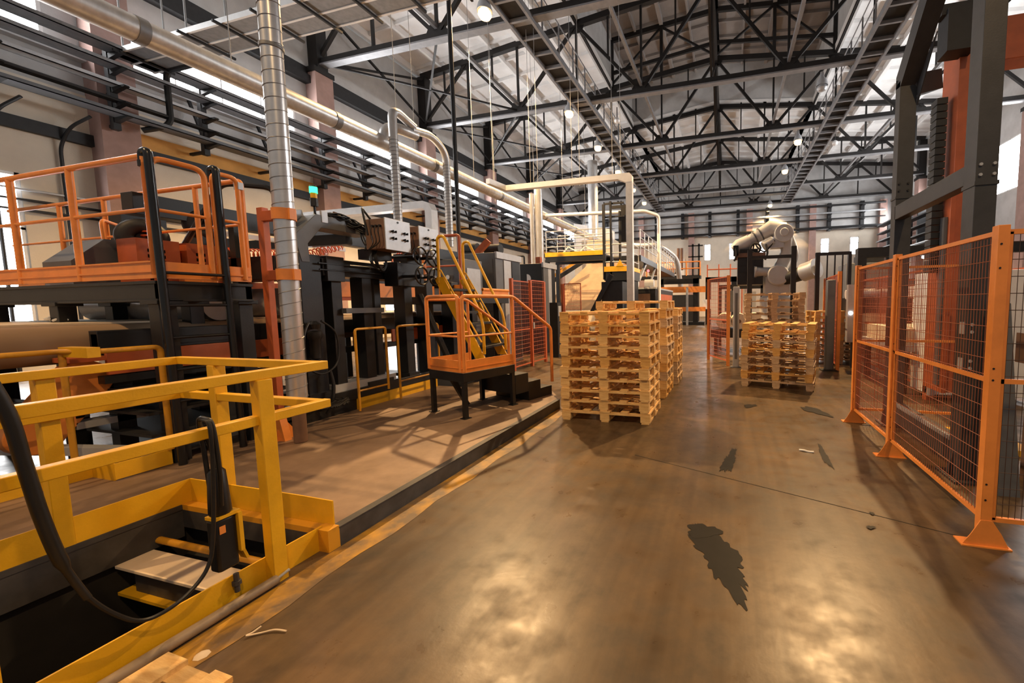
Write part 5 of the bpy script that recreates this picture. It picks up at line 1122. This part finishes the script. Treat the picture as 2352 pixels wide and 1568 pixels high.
# ================================================================ far end of the machine line
def T(nm, m_, fn, bevel=0):
    mb = MB(); fn(mb); return mb.build(nm, M[m_] if isinstance(m_, str) else m_, t, bevel)
def railing(pts, z, h=1.05, mids=(.38, .72), m='lgrey', r=.022, n='railing', step=.9):
    for a in (h,) + tuple(mids): T('guard_rail', m, lambda mb: mb.tube([(x, y, zz + z + a) for x, y, zz in pts], r, 6))
    for (x0, y0, z0), (x1, y1, z1) in zip(pts[:-1], pts[1:]):
        L = math.hypot(x1 - x0, y1 - y0); k = max(1, round(L / step))
        for i in range(k + 1):
            u = i / k; T('rail_post', m, lambda mb: mb.tube([(x0 + (x1 - x0) * u, y0 + (y1 - y0) * u, z0 + (z1 - z0) * u + z), (x0 + (x1 - x0) * u, y0 + (y1 - y0) * u, z0 + (z1 - z0) * u + z + h)], r, 6))
t = thing('bridge_platform', 'railed bridge platform with yellow toe board over the paper slope', 'platform', (-6.4, 16.3, 0))
T('girder', 'black', lambda m: m.box(-7.75, -5.0, 16, 16.15, 3.4, 3.62)); T('girder', 'black', lambda m: m.box(-7.75, -5.0, 17.1, 17.25, 3.4, 3.62)); T('deck', 'grey', lambda m: m.box(-7.75, -5, 16, 17.25, 3.62, 3.66)); T('toe_board', 'yellow', lambda m: m.box(-7.75, -5.0, 15.98, 16.0, 3.62, 3.8))
railing([(-7.7, 16.02, 0), (-5.0, 16.02, 0)], 3.66); railing([(-7.7, 17.2, 0), (-5.0, 17.2, 0)], 3.66, n='rear_railing')
for x, y in ((-7.7, 16.1), (-5.05, 17.2), (-7.7, 17.2)): T('leg', 'black', lambda m, x=x, y=y: m.box(x - .08, x + .08, y - .08, y + .08, 0, 3.5))
for sx in (-7.3, -6.5): T('angle_brace', 'white', lambda m, sx=sx: (m.bar((sx, 16.6, 3.7), (sx + .4, 16.6, 4.1), .05), m.bar((sx + .4, 16.6, 4.1), (sx + 1.0, 16.6, 3.8), .05)))
t = thing('paper_slope', 'wide brown board web sloping down under the bridge platform', 'paper web', (-6.8, 19, 1))
T('web', 'paper', lambda m: m.prism([(-9.1, 18.0, 1.3), (-5.7, 18.0, 1.3), (-5.7, 21.5, 4.1), (-7.4, 21.5, 4.1)], (0, -.02, -.05)))
T('side_frame', 'black', lambda m: m.bar((-9.2, 17.9, 2.2), (-7.3, 19.5, 3.75), .14, .2)); T('side_rail', 'yellow2', lambda m: (m.bar((-9.2, 17.9, 2.45), (-7.3, 19.5, 3.95), .05, .14), m.tube([(-9.3, 17.9, 3.0), (-8.2, 18.8, 3.4)], .03, 6)))
T('roller', 'rack', lambda m: m.cyl((-7.4, 21.2, 4.05), (-5.7, 21.2, 4.05), .14, 12)); T('right_guide', 'lgrey', lambda m: m.bar((-5.7, 17.8, 1.2), (-5.1, 17.5, 2.6), .12, .2))
t = thing('paper_roll', 'pale reel lying at the foot of the paper slope', 'paper roll', (-6.2, 15.4, 0)); T('roll', 'board', lambda m: m.cyl((-6.6, 15.4, .34), (-5.6, 15.4, .34), .34, 20))
b = MB(); b.prism([(-11.4, 28.6, 0), (-8.5, 28.6, 0), (-8.5, 28.6, 7.1), (-11.4, 28.6, 7.7)], (0, 1.2, 0)); solo(b, 'silo_cabin', M['white'], 'tall white clad cabin behind the bridge platform', 'cabin')
b = MB(); b.box(-8.6, -6.6, 22.8, 24.0, 0, 5.4); solo(b, 'clad_box', M['board'], 'beige ribbed housing behind the bridge railing', 'housing')
# stair landing and walkway along the aisle
t = thing('walkway_platform', 'aisle side landing with yellow toe boards and a railed walkway running back', 'platform', (-4, 15.5, 0))
T('landing', 'black', lambda m: m.box(-4.7, -3.55, 14.9, 16.2, 2.45, 2.8)); T('toe_board', 'yellow', lambda m: (m.box(-4.7, -3.55, 14.88, 14.9, 2.8, 3.0), m.box(-3.56, -3.54, 14.9, 16.2, 2.8, 2.95), m.prism([(-4.2, 14.87, 3.0), (-3.9, 14.87, 3.0), (-4.05, 14.87, 3.25)], (0, .02, 0))))
T('under_stair', 'rack', lambda m: m.box(-4.6, -3.6, 15.2, 16.1, 0, 2.45))
railing([(-4.7, 14.92, 0), (-3.6, 14.92, 0), (-3.6, 16.2, 0)], 2.8)
T('walkway', 'black', lambda m: m.prism([(-4.4, 16.2, 3.3), (-4.4, 27, 3.3), (-4.4, 27, 3.55), (-4.4, 16.2, 3.55)], (.9, 0, 0)))
railing([(-3.52, 16.2, 0), (-3.52, 27, 0)], 3.55, m='lgrey', n='walkway_railing')
T('walkway_brace', 'lgrey', lambda m: (m.bar((-3.6, 16.2, 2.5), (-3.6, 17.8, 3.4), .1), m.bar((-3.6, 18.5, 2.3), (-3.6, 20, 3.3), .08)))
T('control_tower', 'rack', lambda m: (m.box(-4.75, -4.65, 14.9, 15, 2.5, 5.4), m.box(-4.45, -4.38, 14.9, 15, 2.5, 5.5), m.box(-4.2, -4.12, 15.3, 15.4, 2.8, 5.2), m.box(-4.7, -3.9, 15, 15.06, 5.4, 5.47), m.box(-4.7, -3.9, 15, 15.06, 4.9, 4.95)))
T('tower_head', 'rack', lambda m: (m.box(-4.1, -3.9, 15.3, 15.5, 4.0, 5.3), m.box(-4.5, -3.6, 15.3, 15.36, 5.3, 5.42)))
t = thing('glued_press', 'long black machine with red mesh windows beyond the left pallets', 'machine', (-3.4, 17.5, 0))
T('body', 'black', lambda m: m.box(-4.6, -2.95, 16.6, 22, .1, 2.15), .02); T('mesh_window', 'orange2', lambda m: m.box(-2.95, -2.93, 17.2, 21.5, .5, 1.95)); T('front_window', 'brown', lambda m: m.box(-4.3, -3.2, 16.58, 16.6, .4, 1.95)); T('top_rail', 'lgrey', lambda m: m.box(-4.6, -2.94, 16.58, 22, 2.15, 2.22))
for k in range(2): T('white_roll', 'white', lambda m, k=k: m.cyl((-4.2 + k * .7, 17, 2.42), (-3.8 + k * .7, 17, 2.42), .16, 14))
b = MB(); b.cyl((-3.35, 17, 2.95), (-3.35, 16.98, 2.95), .06, 14); solo(b, 'signal_lamp', M['redglow'], 'small red and white signal lamp under the walkway', 'lamp')
b = MB(); b.box(-4.5, -3.7, 13.9, 14.9, .6, 2.35); b.bar((-4.9, 13.9, 1.2), (-4.1, 13.9, 2.6), .1, .16); solo(b, 'feeder', M['rack'], 'dark feeder unit below the landing behind the left pallets', 'machine')
b = MB(); b.box(-3.9, -3.7, 14.2, 14.3, 1.0, 1.6); solo(b, 'sign_box', M['lgrey'], 'light panel above the second pallet stack', 'box')
# portal line far down the aisle
def portal(x0, x1, y, h, label, ob=True):
    global t
    t = thing('transfer_portal', label, 'machine', ((x0 + x1) / 2, y, 0))
    T('upright', 'black', lambda m: m.box(x0, x0 + .35, y, y + .35, 0, h)); T('upright', 'black', lambda m: m.box(x1 - .35, x1, y, y + .35, 0, h)); T('head', 'black', lambda m: m.box(x0, x1, y, y + .35, h - .35, h))
    if ob:
        T('cross_beam', 'orange', lambda m: m.box(x0 - 1.2, x1 + .5, y - .1, y, h - .95, h - .55)); T('cross_beam', 'orange', lambda m: m.box(x0 - 1.2, x1 + .5, y - .1, y, .95, 1.25)); T('base', 'black', lambda m: m.box(x0 - 1.0, x1 + .4, y - .1, y + 1, 0, .22))
portal(-4.7, -1.95, 27.5, 3.2, 'black transfer portal with orange beams at the far end of the aisle')
b = MB(); b.box(-2.75, -2.6, 27.2, 27.3, 0, 2.6); solo(b, 'lift_cylinder', M['lgrey'], 'thin lift cylinder on the far portal', 'cylinder')
portal(-1.5, .6, 28.3, 3.3, 'plain black gate frame right of the far orange portal', False)
b = MB(); b.box(-1.65, -1.1, 27.5, 27.6, 1.1, 1.75); solo(b, 'sign_box', M['white'], 'white sign panel on the plain black gate', 'panel')
b = MB(); b.box(-4.6, -2.7, 33, 34, 0, 2.2); solo(b, 'far_machine', M['rack'], 'dark machine block behind the far orange portal', 'machine')
t = thing('far_gantry', 'orange railed gantry under the end wall', 'gantry', (-5, 34, 0))
T('deck', 'rack', lambda m: m.box(-9, -2.2, 33.5, 35, 3.6, 3.85)); [T('rail', 'orange', lambda m: m.tube([(-9, 33.5, z), (-2.2, 33.5, z)], .05, 6)) for z in (4.4, 4.95)]; [T('rail_post', 'orange', lambda m: m.tube([(-9 + k * 1.13, 33.5, 3.8), (-9 + k * 1.13, 33.5, 4.95)], .05, 6)) for k in range(7)]
T('roll', 'board', lambda m: m.cyl((-5.2, 34, 4.5), (-3.9, 34, 4.5), .5, 18)); T('roll', 'board', lambda m: m.cyl((-6.6, 34.2, 4.4), (-5.6, 34.2, 4.4), .45, 18)); [T('leg', 'rack', lambda m: m.box(x, x + .2, 33.6, 33.8, 0, 3.6)) for x in (-8.8, -5.5, -2.5)]; [T('tube', 'brown', lambda m: m.cyl((-4.2 + k * .3, 35, 4.4), (-4.2 + k * .3, 35, 6.3), .13, 10)) for k in range(2)]
T('mast', 'rack', lambda m: (m.box(-2.9, -2.75, 33.5, 33.65, 3.8, 6.4), m.box(-2.4, -2.25, 33.5, 33.65, 3.8, 6.4), m.box(-3.2, -2.0, 33.5, 33.6, 5.3, 5.4), m.box(-3.2, -2.0, 33.5, 33.6, 6.2, 6.3)))
b = MB()
for z in (3.4, 4.2): b.tube([(-1.6, 33, z), (1.2, 33, z)], .05, 6)
for k in range(4): b.tube([(-1.6 + k * .9, 33, 0), (-1.6 + k * .9, 33, 4.6)], .05, 6)
solo(b, 'far_railing', M['orange2'], 'red orange railing beyond the plain black gate', 'railing')
# red mesh gates on the left of the aisle
fence_panel((-4.75, 8.05), (-4.75, 8.86), 'left leaf of the red mesh gate by the grey cabinets', 'red mesh gate leaves', 'redmesh', 'orange2', sx=.05, r=.0035, z0=.1, z1=2.1, zm=.95)
fence_panel((-4.75, 8.95), (-4.72, 9.62), 'right leaf of the red mesh gate by the grey cabinets', 'red mesh gate leaves', 'redmesh', 'orange2', sx=.05, r=.0035, z0=.1, z1=2.15, zm=.95)
fence_panel((-4.75, 11.0), (-4.2, 11.0), 'short red mesh panel beyond the gate', 'red mesh gate leaves', 'redmesh', 'orange2', sx=.05, r=.0035, z0=.1, z1=2.15, zm=.95)
for x, y, l in ((-4.75, 8.02, 'red post at the near side of the mesh gate'), (-4.75, 8.9, 'red post in the middle of the mesh gate'), (-4.75, 9.66, 'red post at the far side of the mesh gate'), (-4.78, 10.96, 'red post of the short mesh panel')):
    b = MB(); b.box(x - .035, x + .035, y - .035, y + .035, 0, 2.15); solo(b, 'fence_post', M['orange2'], l, 'fence post', group='red gate posts')
b = MB(); b.box(-4.73, -4.69, 8.92, 8.98, .95, 1.1); solo(b, 'gate_lock', M['lgrey'], 'pale lock on the red mesh gate', 'lock')
t = thing('operator_box', 'dark operator box with pale keypad between the red mesh panels', 'control box', (-4.9, 10.6, 0)); T('cabinet', 'rack', lambda m: m.box(-5.0, -4.75, 10.5, 10.8, 0, 1.6)); T('keypad', 'lgrey', lambda m: m.box(-4.75, -4.74, 10.55, 10.75, 1.2, 1.5))
# end wall pipe racks
for i, (z, r, l) in enumerate(((10.9, .1, 'top pipe run along the end wall'), (10.2, .08, 'second pipe run along the end wall'), (9.6, .06, 'third pipe run along the end wall'), (8.75, .14, 'lowest dark pipe run along the end wall'))):
    b = MB(); b.tube([(-16, YB - .7, z), (14.5, YB - .7, z)], r, 8); solo(b, 'wall_pipe', M['rack'] if i != 1 else M['lgrey'], l, 'pipe', group='pipe runs on the end wall')
for i in range(10):
    x = -13.5 + i * 2.9
    b = MB(); b.box(x - .16, x + .16, YB - .5, YB - .05, 8.5, 11.2)
    for z in (8.62, 9.5, 10.1, 10.78): b.box(x - .12, x + .12, YB - .95, YB - .4, z - .1, z - .03)
    solo(b, 'pipe_bracket', M['rack'], '%s dark pipe bracket on the end wall, counted from the left' % ORD[i].replace('topmost', 'first'), 'bracket', group='end wall pipe brackets')
# rack of brackets on the far right wall
t = thing('bar_rack', 'dark comb rack of bars in the far right corner', 'rack', (14.3, 40, 5.5))
[T('upright', 'rack', lambda m: m.box(14.2, XR, y, y + .2, 5.2, 8.8)) for y in (30, 33, 36, 39, 42)]; [T('bar', 'rack', lambda m: m.box(13.6, 14.2, 30, 43, z, z + .08)) for z in (5.6, 6.3, 7.0, 7.7, 8.4)]
[T('pale_tube', 'lgrey', lambda m: m.tube([(13.7, 30, z + .14), (13.7, 43, z + .14)], .06, 6)) for z in (5.6, 8.4)]
# floor: stains, crack, strings
def stain(cx, cy, rx, ry, rot, label, seed, m='wet', tread=False):
    rnd = random.Random(seed); b = MB(); n = 90 if tread else 44; pts = []
    for k in range(n):
        a = 2 * math.pi * k / n
        f_ = 1 + .18 * math.sin(3 * a + seed) + .1 * math.sin(7 * a + 2 * seed) + rnd.uniform(-.06, .06) + (.07 * (1 if k % 4 < 2 else -1) if tread else 0)
        x, y = rx * f_ * math.cos(a), ry * f_ * math.sin(a)
        pts.append((cx + x * math.cos(rot) - y * math.sin(rot), cy + x * math.sin(rot) + y * math.cos(rot), .002 + .0006 * seed))
    b._add(pts, [tuple(range(n))]); o = solo(b, 'wet_stain', M[m], label, 'stain', (cx, cy, .001)); o['kind'] = 'stuff'
stain(-.04, 2.34, .105, .33, .42, 'large wet tyre shaped stain in the foreground of the aisle', 1, tread=True)
stain(-.15, 2.59, .11, .08, .3, 'wet blob at the head of the large stain', 2)
stain(.03, 3.86, .05, .30, -.16, 'small tread marked stain in the middle of the aisle', 3, tread=True)
stain(.945, 4.2, .03, .30, -.04, 'thin tread marked stain left of the right fence', 4, tread=True)
stain(.33, 6.02, .07, .12, -.6, 'dark wet stain in front of the right pallet stack, left', 5)
stain(1.2, 5.92, .10, .26, .5, 'dark wet stain in front of the right pallet stack, right', 6)
stain(1.02, 3.1, .015, .02, 0, 'small oil drop near the right fence', 7); stain(.95, 2.9, .03, .018, .4, 'second oil drop near the right fence', 8)
b = MB(); b.bar((-.9, 3.79, .001), (1.55, 2.9, .001), .006, .002); o = solo(b, 'floor_crack', M['pit'], 'thin dark joint crack across the aisle floor', 'crack', (.7, 3.4, 0)); o['kind'] = 'stuff'
b = MB(); b.tube(smooth_path([(.73, 4.30, .006), (.77, 4.28, .012), (.81, 4.27, .006), (.86, 4.26, .01)]), .01, 6); solo(b, 'paper_scrap', M['white'], 'tiny white scrap on the floor by the thin stain', 'scrap')
# ================================================================ light and exposure
W = bpy.data.worlds.new('world'); SC.world = W; W.use_nodes = True
W.node_tree.nodes['Background'].inputs[0].default_value = (1, 0.99, 0.98, 1)
W.node_tree.nodes['Background'].inputs[1].default_value = 0.24
vs = SC.view_settings; vs.view_transform = 'Standard'; vs.look = 'None'; vs.gamma = 1.0; vs.use_curve_mapping = False
SC.display_settings.display_device = 'sRGB'
vs.exposure = 0.0
SC.cycles.max_bounces = 6; SC.cycles.diffuse_bounces = 4; SC.cycles.glossy_bounces = 3
SC.cycles.sample_clamp_indirect = 6.0
SC.cycles.use_denoising = True
for o in list(bpy.data.objects):
    if '_o' in o: del o['_o']
